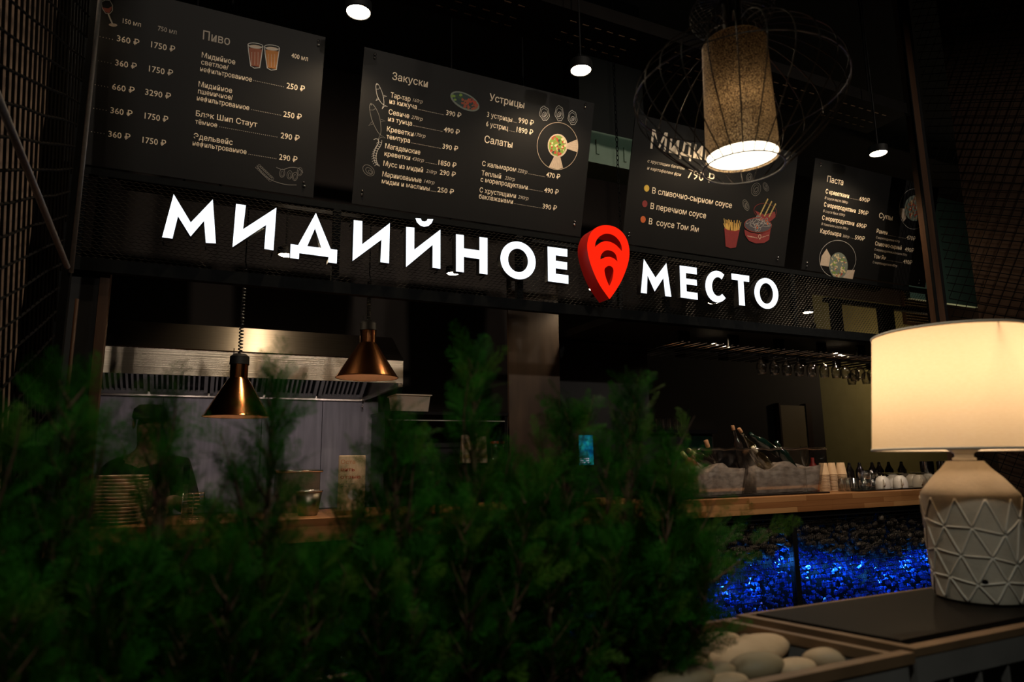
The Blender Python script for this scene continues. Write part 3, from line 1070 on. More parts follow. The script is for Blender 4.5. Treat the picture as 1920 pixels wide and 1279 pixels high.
# --- board 2 : snacks, oysters, salads
b2 = Board(0.676, 2.16, 'menu board with snacks, oysters and salads above the lit word, second from the corner post')
b2.frame(620, 60, 3.552)
b2.entry([('Закуски', (408, 320), (645, 366), 50)], name='heading_lettering')
b2.entry([('Тар-тар', (398, 438), (530, 461), 34), ('160гр', (545, 464), (612, 476), 24, 0.3, 1), ('из кижуча', (390, 478), (572, 513), 33), ('390 ₽', (767, 555), (867, 571), 34)], ((580, 516), (755, 552), 22))
b2.entry([('Севиче', (385, 550), (522, 573), 34), ('270гр', (535, 579), (612, 592), 24, 0.3, 1), ('из тунца', (381, 595), (540, 623), 32), ('490 ₽', (752, 667), (857, 683), 34)], ((548, 625), (745, 662), 24))
b2.entry([('Креветки', (373, 662), (550, 695), 34), ('170гр', (557, 693), (630, 706), 24, 0.3, 1), ('темпура', (370, 710), (527, 739), 32), ('390 ₽', (743, 778), (846, 794), 34)], ((535, 740), (737, 775), 24))
b2.entry([('Магаданские', (362, 776), (595, 816), 34), ('креветки', (357, 825), (528, 853), 32), ('430гр', (540, 855), (620, 868), 24, 0.3, 1), ('1850 ₽', (716, 887), (835, 903), 34)], ((630, 869), (708, 882), 11))
b2.entry([('Мусс из мидий', (350, 893), (613, 933), 34), ('210гр', (634, 936), (705, 948), 24, 0.3, 1), ('290 ₽', (725, 950), (830, 966), 34)])
b2.entry([('Маринованные', (343, 962), (603, 1004), 34), ('140гр', (620, 1004), (690, 1016), 24, 0.3, 1), ('мидии и маслины', (339, 1008), (658, 1058), 32), ('250 ₽', (710, 1066), (818, 1081), 34)], ((664, 1058), (704, 1065), 6))
b2.entry([('Устрицы', (1055, 460), (1287, 506), 48)], name='heading_lettering')
b2.entry([('3 устрицы', (1040, 567), (1207, 598), 34), ('990 ₽', (1248, 606), (1350, 624), 37)], ((1212, 599), (1242, 605), 4))
b2.entry([('6 устриц', (1033, 628), (1180, 656), 34), ('1890 ₽', (1236, 668), (1345, 687), 37)], ((1187, 658), (1230, 666), 6))
b2.entry([('Салаты', (1022, 737), (1208, 772), 48)], name='heading_lettering')
b2.entry([('С кальмаром', (1007, 892), (1233, 931), 33), ('220гр', (1242, 934), (1308, 945), 26, 0.3, 1), ('470 ₽', (1434, 966), (1525, 981), 34)], ((1312, 945), (1428, 964), 15))
b2.entry([('Теплый', (1003, 955), (1133, 976), 33), ('220гр', (1158, 983), (1225, 993), 24, 0.3, 1), ('с морепродуктами', (997, 998), (1310, 1048), 32), ('490 ₽', (1420, 1068), (1515, 1084), 34)], ((1315, 1047), (1412, 1063), 13))
b2.entry([('С хрустящими', (990, 1067), (1232, 1107), 33), ('290гр', (1246, 1109), (1316, 1121), 24, 0.3, 1), ('баклажанами', (986, 1110), (1212, 1144), 32), ('390 ₽', (1409, 1175), (1503, 1191), 34)], ((1218, 1144), (1405, 1172), 24))


def fish(bd, mb, pts, w, mi=0):
    """outline fish along head -> tail points with half width w"""
    P_ = [Vector((*p, 0)) for p in open_smooth(pts, 5)]
    k = len(P_)
    L, R = [], []
    for i, p in enumerate(P_):
        t = P_[min(i + 1, k - 1)] - P_[max(i - 1, 0)]
        n = Vector((-t.y, t.x, 0)).normalized()
        u = i / (k - 1)
        h = w * (math.sin(PI * min(1, u * 1.02)) ** 0.7) * (1 - 0.35 * u)
        L.append((p + n * h))
        R.append((p - n * h))
    bd.stroke(mb, [(p.x, p.y) for p in L], 0.0022, mi)
    bd.stroke(mb, [(p.x, p.y) for p in R], 0.0022, mi)
    e = P_[-1]
    t = (P_[-1] - P_[-2]).normalized()
    n = Vector((-t.y, t.x, 0))
    bd.stroke(mb, [((e + n * w * 0.9 + t * w).x, (e + n * w * 0.9 + t * w).y), (e.x, e.y), ((e - n * w * 0.9 + t * w).x, (e - n * w * 0.9 + t * w).y),
                   ((e + t * w * 0.5).x, (e + t * w * 0.5).y), ((e + n * w * 0.9 + t * w).x, (e + n * w * 0.9 + t * w).y)], 0.0022, mi)
    g = P_[k // 5]
    bd.stroke(mb, [((g + n * w * 0.7).x, (g + n * w * 0.7).y), ((g + t * 8).x, (g + t * 8).y), ((g - n * w * 0.7).x, (g - n * w * 0.7).y)], 0.0018, mi)
    e2 = P_[max(1, k // 10)]
    bd.stroke(mb, ell(e2.x, e2.y, 3, 3, 0, 8), 0.002, mi, closed=True)
    for s in (1, -1):
        m_ = P_[k // 2]
        q1, q2 = m_ + n * s * w, m_ + n * s * w * 1.8 + t * w * 0.6
        q3 = P_[int(k * 0.62)] + n * s * w * 0.8
        bd.stroke(mb, [(q1.x, q1.y), (q2.x, q2.y), (q3.x, q3.y)], 0.002, mi)


mb = MB()
fish(b2, mb, [(306, 342), (322, 400), (338, 450), (352, 485)], 22)
mb.build('fish_sketch', M['chalk'], b2.root)
mb = MB()
fish(b2, mb, [(266, 476), (290, 545), (312, 620), (330, 685)], 32)
mb.build('fish_sketch', M['chalkdim'], b2.root)
mb = MB()
sp = open_smooth([(318, 715), (316, 745), (296, 780), (286, 820), (292, 860), (312, 890)], 5)
b2.stroke(mb, sp, 0.0025)
b2.stroke(mb, [(x + 22 - i * 0.4, y + 6) for i, (x, y) in enumerate(sp)], 0.0025)
for i in range(3, len(sp) - 2, 2):
    b2.stroke(mb, [sp[i], (sp[i][0] + 20, sp[i][1] + 8)], 0.0018)
    b2.stroke(mb, [(sp[i][0], sp[i][1]), (sp[i][0] - 14, sp[i][1] + 12)], 0.0015)
b2.stroke(mb, open_smooth([(318, 715), (300, 712), (286, 718)]), 0.0018)
mb.build('shrimp_sketch', M['chalk'], b2.root)
mb = MB()
b2.stroke(mb, ell(252, 922, 44, 30, 0.75), 0.0022, closed=True)
b2.stroke(mb, ell(256, 926, 28, 17, 0.8), 0.002, closed=True)
b2.stroke(mb, ell(262, 932, 14, 8, 0.8), 0.002, closed=True)
mb.build('mussel_sketch', M['chalkdim'], b2.root)
mb = MB()
b2.fill(mb, ell(893, 462, 106, 52, 0.48), 0)
b2.fill(mb, ell(893, 460, 92, 42, 0.48), 1, 0.0019)
blobs(b2, mb, 842, 432, 36, 26, 16, [2, 3], 11, R0)
blobs(b2, mb, 925, 478, 56, 38, 46, [4, 5], 10, R0, rot=0.4)
mb.build('tartare_plate_picture', [M['p_bowl'], M['teal'] if 'teal' in M else M['p_teal'], M['p_salad'], M['p_dkgreen'], M['p_tomato'], M['p_ale']], b2.root)
mb = MB()
for (cx, cy, rx, ry) in ((1423, 543, 32, 46), (1522, 543, 28, 50), (1610, 572, 29, 47)):
    pts = [(cx + rx * math.cos(q) * (1 + 0.09 * math.sin(5 * q)), cy + ry * math.sin(q) * (1 + 0.07 * math.sin(7 * q + 1)) + rx * math.cos(q) * 0.2) for q in [2 * PI * i / 30 for i in range(30)]]
    b2.stroke(mb, pts, 0.003, closed=True)
    b2.stroke(mb, [(cx + (x - cx) * 0.72, cy + (y - cy) * 0.70) for x, y in pts], 0.0022, closed=True)
    b2.stroke(mb, ell(cx, cy + 6, rx * 0.4, ry * 0.33, 0.3, 14), 0.003, closed=True)
    b2.stroke(mb, ell(cx + 3, cy + 8, rx * 0.2, ry * 0.15, 0.3, 10), 0.003, closed=True)
mb.build('oyster_sketch', M['chalk'], b2.root)
mb = MB()
b2.stroke(mb, ell(1510, 760, 136, 157, 0.0, 60), 0.0028, 0, closed=True)
b2.fill(mb, [(1562, 748), (1640, 716), (1647, 760), (1640, 800), (1566, 776)], 1)
b2.fill(mb, [(1488, 828), (1528, 830), (1546, 905), (1510, 917), (1452, 900)], 1)
for k in range(6):
    b2.stroke(mb, [(1490 + k * 7, 834), (1462 + k * 15, 905)], 0.0012, 2, 0.0026)
for k in range(5):
    b2.stroke(mb, [(1568, 750 + k * 6), (1640, 724 + k * 17)], 0.0012, 2, 0.0026)
b2.fill(mb, ell(1510, 757, 66, 78), 0, 0.0028)
b2.fill(mb, ell(1508, 757, 57, 68), 3, 0.0031)
blobs(b2, mb, 1508, 757, 52, 62, 60, [3, 4, 5, 6, 4], 12, R0, 0.0034)
mb.build('salad_bowl_picture', [M['p_linen'], M['p_linen'], M['p_linendk'], M['p_salad'], M['p_tomato'], M['p_pale'], M['p_dkgreen']], b2.root)
b2.screws([((295, 150), (293, 172)), ((1695, 482), (1693, 503)), ((210, 1058), (208, 1085)), ((1623, 1262), (1621, 1284))])

# --- board 3 : mussels
b3 = Board(2.482, 3.966, 'menu board about mussels with three coloured sauce dots, behind the big pendant lamp')
b3.frame(1160, 220, 4.92)
b3.entry([('Мидии', (290, 285), (870, 415), 175)], name='heading_lettering')
b3.entry([('с хрустящим багетом', (265, 412), (607, 489), 30, 0.25), ('и картофелем фри', (260, 478), (573, 546), 30, 0.25)], name='note_lettering')
b3.entry([('790 ₽', (630, 562), (877, 607), 88)], name='price_lettering')
for k, (s, a, b, dc, mk) in enumerate([('В сливочно-сырном соусе', (305, 702), (1040, 838), (257, 655), 'p_yellow'), ('В перечном соусе', (290, 845), (802, 932), (240, 798), 'p_crimson'), ('В  соусе Том Ям', (275, 983), (733, 1062), (224, 942), 'p_orange')]):
    b3.entry([(s, a, b, 56)])
    mb = MB()
    b3.fill(mb, ell(dc[0], dc[1], 24, 31))
    mb.build('sauce_dot', M[mk], b3.root, label=('yellow', 'dark red', 'orange')[k] + ' sauce dot')
mb = MB()
for (cx, cy, rx, ry, ro) in ((1203, 560, 26, 46, 0.1), (1265, 665, 42, 60, 0.25), (1355, 642, 22, 42, -0.4), (1172, 810, 24, 52, -0.35)):
    b3.stroke(mb, ell(cx, cy, rx, ry, ro), 0.0026, 0, closed=True)
    b3.stroke(mb, ell(cx, cy, rx * 0.62, ry * 0.72, ro), 0.002, 0, closed=True)
    b3.stroke(mb, ell(cx + 2, cy + 4, rx * 0.3, ry * 0.4, ro + 0.3, 14), 0.003, 0, closed=True)
mb.build('mussel_sketch', M['chalkdim'], b3.root)
mb = MB()
for i in range(26):
    x = 985 + (i % 13) * 9.6 + R0.uniform(-4, 4)
    y0 = 1035 + (i % 13) * 1.5
    dx = (i % 13 - 6) * 2.4 + R0.uniform(-9, 9)
    h = R0.uniform(55, 105)
    b3.stroke(mb, [(x, y0), (x + dx, y0 - h)], 0.0055, R0.choice([1, 1, 2]), 0.0018 + i * 2e-5)
b3.fill(mb, [(972, 1020), (1010, 1042), (1070, 1050), (1115, 1035), (1080, 1200), (1030, 1208), (985, 1192)], 0, 0.0026)
b3.stroke(mb, open_smooth([(972, 1020), (1010, 1042), (1070, 1050), (1115, 1035)]), 0.0024, 3, 0.003)
mb.build('fries_cup_picture', [M['p_crimson'], M['p_potato'], M['p_bread'], M['p_tomato']], b3.root)
mb = MB()
b3.fill(mb, [(1255, 860), (1340, 900), (1440, 870), (1445, 920), (1400, 960), (1300, 930)], 0)
b3.stroke(mb, ell(1350, 865, 105, 70, 0.15), 0.0028, 0, closed=True)
for k in range(3):
    x0, y0, x1, y1 = 1300 + k * 42, 905 + k * 8, 1375 + k * 36, 752 + k * 22
    b3.stroke(mb, [(x0, y0), (x1, y1)], 0.011, 1, 0.0022 + k * 1e-4)
    for j in range(6):
        u = (j + 0.6) / 6.5
        mx_, my_ = x0 + (x1 - x0) * u, y0 + (y1 - y0) * u
        b3.stroke(mb, [(mx_ - 17, my_ - 9), (mx_, my_ + 8), (mx_ + 17, my_ - 6)], 0.0022, 2, 0.0030)
mb.build('toasted_bread_picture', [M['p_crimson'], M['p_bread'], M['p_dkgreen']], b3.root)
mb = MB()
b3.fill(mb, [(1155, 1035), (1200, 1062), (1290, 1076), (1380, 1052), (1400, 1020), (1385, 1130), (1340, 1158), (1265, 1164), (1200, 1140), (1165, 1090)], 0, 0.0034)
b3.fill(mb, ell(1280, 995, 122, 64, 0.05), 1, 0.0036)
for i in range(26):
    a_ = R0.uniform(0, 2 * PI)
    r_ = math.sqrt(R0.random())
    cx, cy = 1282 + 100 * r_ * math.cos(a_), 985 + 62 * r_ * math.sin(a_)
    ro = R0.uniform(0, PI)
    b3.fill(mb, ell(cx, cy, 25, 13, ro, 14), 1, 0.0038 + i * 6e-5)
    b3.stroke(mb, ell(cx, cy, 25, 13, ro, 14), 0.0016, 2, 0.00383 + i * 6e-5, closed=True)
    if i % 3 == 0:
        b3.fill(mb, ell(cx, cy, 12, 6, ro, 10), 3, 0.00384 + i * 6e-5)
b3.stroke(mb, ell(1280, 995, 126, 68, 0.05), 0.0030, 4, 0.0056, closed=True)
for s, a, b in (('МИДИЙНОЕ', (1182, 1098), (1275, 1118)), ('МЕСТО', (1312, 1112), (1378, 1092))):
    u0, v0 = b3.uv(*a)
    u1, v1 = b3.uv(*b)
    vs, fs = text_mesh(s)
    mb.add([b3.P(u0 + x * (u1 - u0), v0 + (v1 - v0) * x + y * 0.0055, 0.0058) for x, y in vs], fs, 5)
b3.stroke(mb, open_smooth([(1296, 1126), (1284, 1100), (1288, 1088), (1297, 1084), (1306, 1090), (1307, 1104), (1296, 1126)]), 0.0022, 5, 0.0058)
mb.build('mussel_pot_picture', [M['p_crimson'], M['p_mussel'], M['chalk'], M['p_orange'], M['p_tomato'], M['ink']], b3.root)
b3.screws([((95, 1070), (95, 1095)), ((1590, 356), (1588, 380)), ((1465, 1292), (1465, 1315)), ((212, 30), (211, 52))])

# --- board 4 : pasta and soups
b4 = Board(4.147, 5.63, 'menu board with pasta and soups, cut by the brown corner post')
b4.frame(1480, 280, 4.568)
b4.entry([('Паста', (320, 281), (458, 306), 54)], name='heading_lettering')
b4.entry([('С креветками', (308, 380), (508, 416), 38), ('В соусе песто 380гр', (300, 427), (498, 464), 22, 0.2, 1), ('690₽', (598, 440), (685, 458), 38)], ((512, 418), (592, 435), 9))
b4.entry([('С морепродуктами', (293, 492), (565, 541), 38), ('В соусе биск 330гр', (287, 537), (473, 575), 22, 0.2, 1), ('590₽', (588, 552), (672, 566), 38)])
b4.entry([('С морепродуктами', (278, 604), (552, 653), 38), ('В томатном соусе 380гр', (272, 647), (500, 692), 22, 0.2, 1), ('690₽', (572, 665), (657, 679), 38)])
b4.entry([('Карбонара', (262, 716), (440, 748), 38), ('360гр', (455, 752), (510, 762), 24, 0.2, 1), ('590₽', (558, 772), (642, 785), 38)], ((514, 758), (552, 766), 5))
b4.entry([('Супы', (765, 586), (880, 611), 46)], name='heading_lettering')
b4.entry([('Рамен', (745, 715), (838, 734), 36), ('С морепродуктами 450гр', (740, 760), (942, 802), 20, 0.2, 1), ('470₽', (1000, 772), (1078, 784), 37)], ((842, 734), (995, 766), 18))
b4.entry([('Сливочно-сырный', (732, 820), (958, 864), 36), ('С морепродуктами и беконом 350гр', (727, 863), (1005, 917), 20, 0.2, 1), ('490₽', (986, 873), (1063, 885), 37)])
b4.entry([('Том Ям', (720, 930), (822, 949), 36), ('С морепродуктами 450гр', (712, 972), (920, 1012), 20, 0.2, 1), ('490₽', (972, 977), (1047, 989), 37)], ((826, 945), (968, 976), 17))


def bowl_round(bd, name, cx, cy, rx, ry, bx, by, brx, bry, cols, wedges, clipv=None):
    mb = MB()

    def C(pts):
        if clipv is None:
            return pts
        return [(x, min(y, clipv(x))) for x, y in pts]
    bd.stroke(mb, C(ell(cx, cy, rx, ry, 0, 50)), 0.0026, 0, closed=True)
    for w in wedges:
        bd.fill(mb, C(w), 1)
    bd.fill(mb, C(ell(bx, by, brx, bry, 0, 30)), 2, 0.0026)
    for i in range(70):
        r, q = math.sqrt(R0.random()), R0.uniform(0, 2 * PI)
        x, y = bx + brx * 0.86 * r * math.cos(q), by + bry * 0.86 * r * math.sin(q)
        bd.fill(mb, C(ell(x, y, R0.uniform(5, 13), R0.uniform(4, 8), R0.uniform(0, PI), 8)), R0.choice(cols), 0.003 + i * 1e-5)
    mb.build(name, [M['chalk'], M['p_linen'], M['p_bowl'], M['p_tomato'], M['p_pale'], M['p_salad'], M['p_soup'], M['p_ale']], bd.root)


bowl_round(b4, 'pasta_bowl_picture', 412, 940, 156, 160, 418, 995, 80, 112, [3, 4, 4, 4, 5], [[(318, 852), (352, 915), (335, 1005), (262, 992), (275, 915)], [(480, 1035), (560, 1035), (540, 1112), (440, 1108), (430, 1080)]],
           lambda x: 1082 + 0.155 * (x - 260))
bowl_round(b4, 'soup_bowl_picture', 1062, 512, 122, 172, 1072, 505, 88, 110, [6, 6, 7, 4, 3], [[(948, 505), (985, 508), (1000, 590), (975, 622), (952, 560)]])
b4.screws([((266, 118), (264, 143)), ((150, 972), (148, 1002)), ((1111, 1122), (1109, 1148))])

# chain hanging between the second and third boards
mb = MB()
top, bot = at(1148, 180, 3.60), at(1159, 420, 3.60)
cx_, n_ = (top.x + bot.x) / 2 + 0.02, 0
z = 2.802
while z < 5.58:
    a_ = (n_ % 2) * PI / 2
    pts = [(cx_ + 0.009 * math.cos(q) * math.cos(a_), 3.60 + 0.009 * math.cos(q) * math.sin(a_), z + 0.021 + 0.020 * math.sin(q)) for q in [2 * PI * i / 12 for i in range(12)]]
    mb.tube(pts, 0.003, 5, True)
    z += 0.034
    n_ += 1
tag(mb.build('hanging_chain', M['darkmetal'], None, True), 'thin dark link chain hanging between the snacks board and the mussels board', 'chain')

# ------------------------------------------------------------------ counter
t = thing('bar_counter', 'long counter with thick butcher block top', 'counter', (2.5, 3.9, 0))
mb = MB()
rr = random.Random(5)
yb = [3.577, 3.66, 3.74, 3.82, 3.90, 3.98, 4.06, 4.14, 4.21]
mb.box(-0.62, 6.5, 3.577, 4.21, 0.985, 1.10)
mb.build('worktop', M['wood'], t, bevel=0.004)
mb = MB()                     # finger-jointed staves on the front edge, alternate tones
mb.box(-0.62, 6.5, 3.80, 4.15, 0.0, 0.984).build('carcass', M['black'], t)


def wood_staves():
    mb = MB()
    for row, (z0, z1) in enumerate(((0.986, 1.022), (1.0235, 1.061), (1.0625, 1.099))):
        x = -0.61 - rr.random() * 0.3
        while x < 6.48:
            w = rr.uniform(0.28, 0.62)
            xa, xb = max(-0.615, x), min(6.495, x + w - 0.001)
            if xb > xa:
                mb.box(xa, xb, 3.5755, 3.58, z0, z1, rr.choice([0, 1, 2]))
            x += w
    return mb


M['stave2'] = pm('darker_oak_stave', (0.22, 0.085, 0.028), (0.33, 0.14, 0.05), 2, 0.4, stretch=(0.6, 5, 9))
M['stave3'] = pm('pale_oak_stave', (0.38, 0.19, 0.07), (0.52, 0.27, 0.11), 2, 0.4, stretch=(0.6, 5, 9))
wood_staves().build('edge_stave', [M['wood'], M['stave2'], M['stave3']], t)

# gabion front
t = thing('gabion_cage', 'black framed wire basket front of the counter, holding stones and blue glass', 'gabion', (2.5, 3.65, 0))
for x in (-0.55, 0.85, 2.36, 3.865, 5.40):
    MB().box(x - 0.022, x + 0.022, 3.592, 3.635, 0.0, 0.983).build('frame_post', M['black'], t)
MB().box(-0.6, 5.6, 3.60, 3.63, 0.94, 0.984).build('frame_rail', M['black'], t)
MB().box(-0.6, 5.6, 3.60, 3.63, 0.05, 0.09).build('frame_rail', M['black'], t)
mb = MB()
x = -0.55
while x < 5.58:
    mb.tube([(x, 3.612, 0.09), (x, 3.612, 0.94)], 0.0019, 3, cap=False)
    x += 0.0125
z = 0.1
while z < 0.94:
    mb.tube([(-0.55, 3.609, z), (5.58, 3.609, z)], 0.0023, 3, cap=False)
    z += 0.034
mb.build('wire_mesh', M['darkmetal'], t)


def blue_top(x):
    pts = [(-1, 0.55), (2.4, 0.55), (3.2, 0.52), (3.5, 0.63), (3.75, 0.66), (3.95, 0.735), (4.1, 0.67), (4.35, 0.64), (4.6, 0.60), (4.85, 0.56), (5.05, 0.555), (5.3, 0.60), (6, 0.6)]
    for (a, va), (b, vb) in zip(pts, pts[1:]):
        if a <= x <= b:
            return va + (vb - va) * (x - a) / (b - a)
    return 0.6


# stones: a few shapes, every stone an object
sm = []
for k in range(7):
    o = MB().ellipsoid((0, 0, 0), (0.041 * rr.uniform(0.85, 1.2), 0.026, 0.029 * rr.uniform(0.8, 1.15)), 11, 7, None, 0.14, rr).build('gabion_stone', M['stone'], None, True)
    sm.append(o.data)
    bpy.data.objects.remove(o)
STONE_LABEL = 'grey brown stone packed behind the wire of the counter front'
n_st = 0
row = 0
z = 0.955
while z > 0.50:
    x = 2.90 + (row % 2) * 0.035
    while x < 5.40:
        xx, zz = x + rr.uniform(-0.012, 0.012), z + rr.uniform(-0.012, 0.012)
        if zz - 0.012 > blue_top(xx) and n_st < 296:
            o = bpy.data.objects.new('gabion_stone', rr.choice(sm))
            COL.objects.link(o)
            o.location = (xx, 3.662 + rr.uniform(-0.012, 0.02), zz)
            o.rotation_euler = (rr.uniform(-0.5, 0.5), rr.uniform(-0.5, 0.5), rr.uniform(-0.5, 0.5))
            s = rr.uniform(0.85, 1.12)
            o.scale = (s, s, s)
            tag(o, STONE_LABEL, 'stone', 'stones behind the wire of the counter front')
            n_st += 1
        x += 0.069
    z -= 0.047
    row += 1
# crushed blue glass, lit from inside by blue lamps
mb = MB()
for i in range(4200):
    x = rr.uniform(-0.5, 5.5)
    zt = blue_top(x)
    z = zt + 0.015 - (zt - 0.12) * rr.random() ** 1.3
    s = rr.uniform(0.010, 0.030)
    y = rr.uniform(3.645, 3.77)
    rot = Matrix.Rotation(rr.uniform(0, 6), 3, 'X') @ Matrix.Rotation(rr.uniform(0, 6), 3, 'Z')
    vs = [rot @ Vector(p) + Vector((x, y, z)) for p in ((s, 0, 0), (-s * 0.8, s * 0.2, 0), (0, s * 0.7, 0.1 * s), (0, -s * 0.8, 0), (0.1 * s, 0, s * 0.8), (0, 0, -s * 0.6))]
    mb.add(vs, [(0, 2, 4), (2, 1, 4), (1, 3, 4), (3, 0, 4), (2, 0, 5), (1, 2, 5), (3, 1, 5), (0, 3, 5)])
tag(mb.build('crushed_blue_glass', M['blueglass']), 'glowing blue crushed glass filling the lower counter front', 'glass chunks', kind='stuff')
for i, x in enumerate(np.arange(2.2, 5.5, 0.27)):
    light('POINT', 'blue_lamp', (float(x), 3.70, blue_top(float(x)) - 0.09 + 0.05 * math.sin(i * 2.3)), 3.2, (0.035, 0.27, 1.0), radius=0.02)

# ------------------------------------------------------------------ glass rack canopy
t = thing('glass_rack', 'dark overhead shelf with steel rods for hanging stemware', 'glass rack', (4, 4.05, 2.25))
MB().box(2.44, 6.7, 3.64, 4.5, 2.285, 2.335).build('shelf', M['black'], t)
for k in range(23):
    x = 3.12 + k * 0.155
    for dx in (-0.03, 0.03):
        MB().tube([(x + dx, 3.74, 2.205), (x + dx, 4.42, 2.205)], 0.0045, 6).build('rod', M['chrome'], t, True)
    if k % 3 == 0:
        MB().box(x - 0.05, x + 0.05, 3.76, 3.775, 2.200, 2.285).box(x - 0.05, x + 0.05, 4.38, 4.395, 2.200, 2.285).build('rod_hanger', M['black'], t)
for (xa, ya, xb, yb_) in ((2.5, 3.66, 2.9, 4.4), (5.2, 4.4, 5.75, 3.7)):
    MB().box(xa, xa + 0.03, ya, ya + 0.03, 2.336, 2.62).build('stay', M['black'], t)
# warm fill spots added under the shelf for ice and glasses, no fixtures
for x in (3.45, 4.75):
    light('SPOT', 'shelf_fill', (x, 3.80, 2.27), 5.5, WARM, (x, 3.84, 1.1), 150, 0.5, 0.02)
# dark posts in front of the olive wall
for (xa, xb, n) in ((1566, 1581, 'upright'), (1655, 1678, 'upright')):
    p, q_ = at(xa, 600, 4.42), at(xb, 600, 4.42)
    MB().box(p.x, q_.x, 4.42, 4.48, 2.336, 2.86).build(n, M['black'], t)
p, q_ = at(1545, 545, 4.45), at(1760, 570, 4.45)
MB().box(p.x, q_.x, 4.42, 4.48, 2.86, 2.9).build('upper_rail', M['black'], t)
# louvred grille on the olive wall, far behind the post
p, q_ = at(1712, 552, 6.6), at(1755, 560, 6.6)
t = thing('louvre_grille', 'slatted brown louvre grille high on the olive wall beside the corner post', 'grille', ((p.x + q_.x) / 2, 6.75, p.z - 0.6))
MB().box(p.x, q_.x + 0.4, 6.76, 6.81, p.z - 0.45, p.z + 0.1).build('back_plate', M['strip'], t)
mb = MB()
for k in range(11):
    z = p.z - 0.42 + k * 0.045
    mb.hexa([(p.x, 6.70, z), (q_.x + 0.4, 6.70, z), (q_.x + 0.4, 6.755, z + 0.02), (p.x, 6.755, z + 0.02)], [(p.x, 6.70, z + 0.006), (q_.x + 0.4, 6.70, z + 0.006), (q_.x + 0.4, 6.755, z + 0.026), (p.x, 6.755, z + 0.026)])
mb.build('slat', M['door'], t)


def wine_glass(x, y, label):
    """upside-down stem glass hanging by its foot from the rods"""
    t = thing('wine_glass', label, 'wine glass', (x, y, 2.0), 'stemware hanging from the rack')
    zt = 2.214
    MB().lathe([(0.0, zt), (0.033, zt), (0.034, zt - 0.002), (0.006, zt - 0.008), (0.0035, zt - 0.02), (0.0035, zt - 0.075), (0.007, zt - 0.084), (0.020, zt - 0.094), (0.034, zt - 0.112),
                (0.0395, zt - 0.135), (0.038, zt - 0.165), (0.032, zt - 0.198), (0.031, zt - 0.198), (0.037, zt - 0.165), (0.0385, zt - 0.135), (0.033, zt - 0.113), (0.018, zt - 0.097), (0.0, zt - 0.09)], (x, y, 0), 24).build('goblet', M['glass'], t, True)
    return t


gx = [1428, 1452, 1475, 1498, 1521, 1545, 1567]
wg = None
for k, px in enumerate(gx):
    p = at(px, 690, 3.86)
    lb = ['first', 'second', 'third', 'fourth', 'fifth', 'sixth', 'seventh'][k] + ' hanging wine glass against the dark wall, counting from the bare rods'
    X = 3.12 + round((p.x - 3.12) / 0.155) * 0.155 if False else p.x
    if wg is None:
        wg = wine_glass(X, 3.86, lb)
    else:
        dup(wg, (X, 3.86, 2.0), lb)
for k, (px, Y) in enumerate([(1585, 3.86), (1601, 3.98), (1612, 3.86), (1622, 4.1), (1634, 3.9), (1648, 4.0), (1595, 4.2), (1660, 3.86)]):
    p = at(px, 690, Y)
    dup(wg, (p.x, Y, 2.0), 'hanging wine glass in the crowded cluster against the olive wall, beside the lamp shade')

# ------------------------------------------------------------------ copper heat lamps
heat = [(443, 785, 674, 118, 'copper cone heat lamp with a black coiled cord, the lower one among the leaves'),
        (688, 712, 617, 115, 'copper cone heat lamp hanging beside the end of the steel hood')]
proto = None
for (px, yb_, yt, wpx, lb) in heat:
    c = at(px, yb_ - 3, 4.25)
    x, y, z = c.x, 4.25, c.z
    t = thing('heat_lamp', lb, 'heat lamp', (x, y, z), 'copper heat lamps over the pass')
    R = 0.5 * wpx / FPX * ((c - EYE).dot(CF))
    cs_ = MB().lathe([(R + 0.002, z), (R + 0.003, z + 0.004), (R * 0.985, z + 0.010), (0.062, z + 0.218), (0.054, z + 0.227), (0.051, z + 0.231), (0.051, z + 0.311), (0.043, z + 0.316)], (x, y, 0), 48).build('copper_shade', M['copper'], t, 'auto')
    MB().lathe([(R - 0.002, z + 0.002), (R * 0.96, z + 0.012), (0.054, z + 0.213), (0.0, z + 0.222)], (x, y, 0), 40).build('enamel_lining', M['enamel'], cs_, True)
    MB().ellipsoid((x, y, z + 0.13), (0.030, 0.030, 0.042), 14, 8).build('bulb', emis('heat_bulb', (1, 0.5, 0.2), 2.5), t, True)
    MB().lathe([(0.0, z + 0.376), (0.033, z + 0.376), (0.054, z + 0.36), (0.056, z + 0.312), (0.0, z + 0.312)], (x, y, 0), 28).build('socket_cap', M['black'], t, 'auto')
    # coiled cord
    pts, top_ = [], 2.95
    turns = 26
    for i in range(turns * 10 + 1):
        q = 2 * PI * i / 10
        zz = z + 0.376 + (2.55 - z - 0.376) * i / (turns * 10)
        pts.append((x + 0.011 * math.cos(q), y + 0.011 * math.sin(q), zz))
    pts.append((x, y, 2.6))
    pts.append((x, y, top_))
    MB().tube(pts, 0.0042, 5).build('coiled_cord', M['blackgloss'], t, True)
    MB().tube([(x - 0.035, y, z + 0.36), (x - 0.035, y, z + 0.41)], 0.003, 5).build('switch', M['black'], t)
    light('POINT', 'heat_lamp_bulb', (x, y, z + 0.10), 0.9, (1, 0.55, 0.28), radius=0.03)
tag(MB().box(-0.3, 1.6, 4.22, 4.28, 2.95, 2.98).build('heat_lamp_rail', M['black']), 'black rail the copper heat lamps hang from behind the fascia', 'rail')
for x in (-0.2, 1.5):
    MB().tube([(x, 4.25, 2.98), (x, 4.25, 5.6)], 0.006).build('rail_rod', M['black'], bpy.data.objects['heat_lamp_rail'])

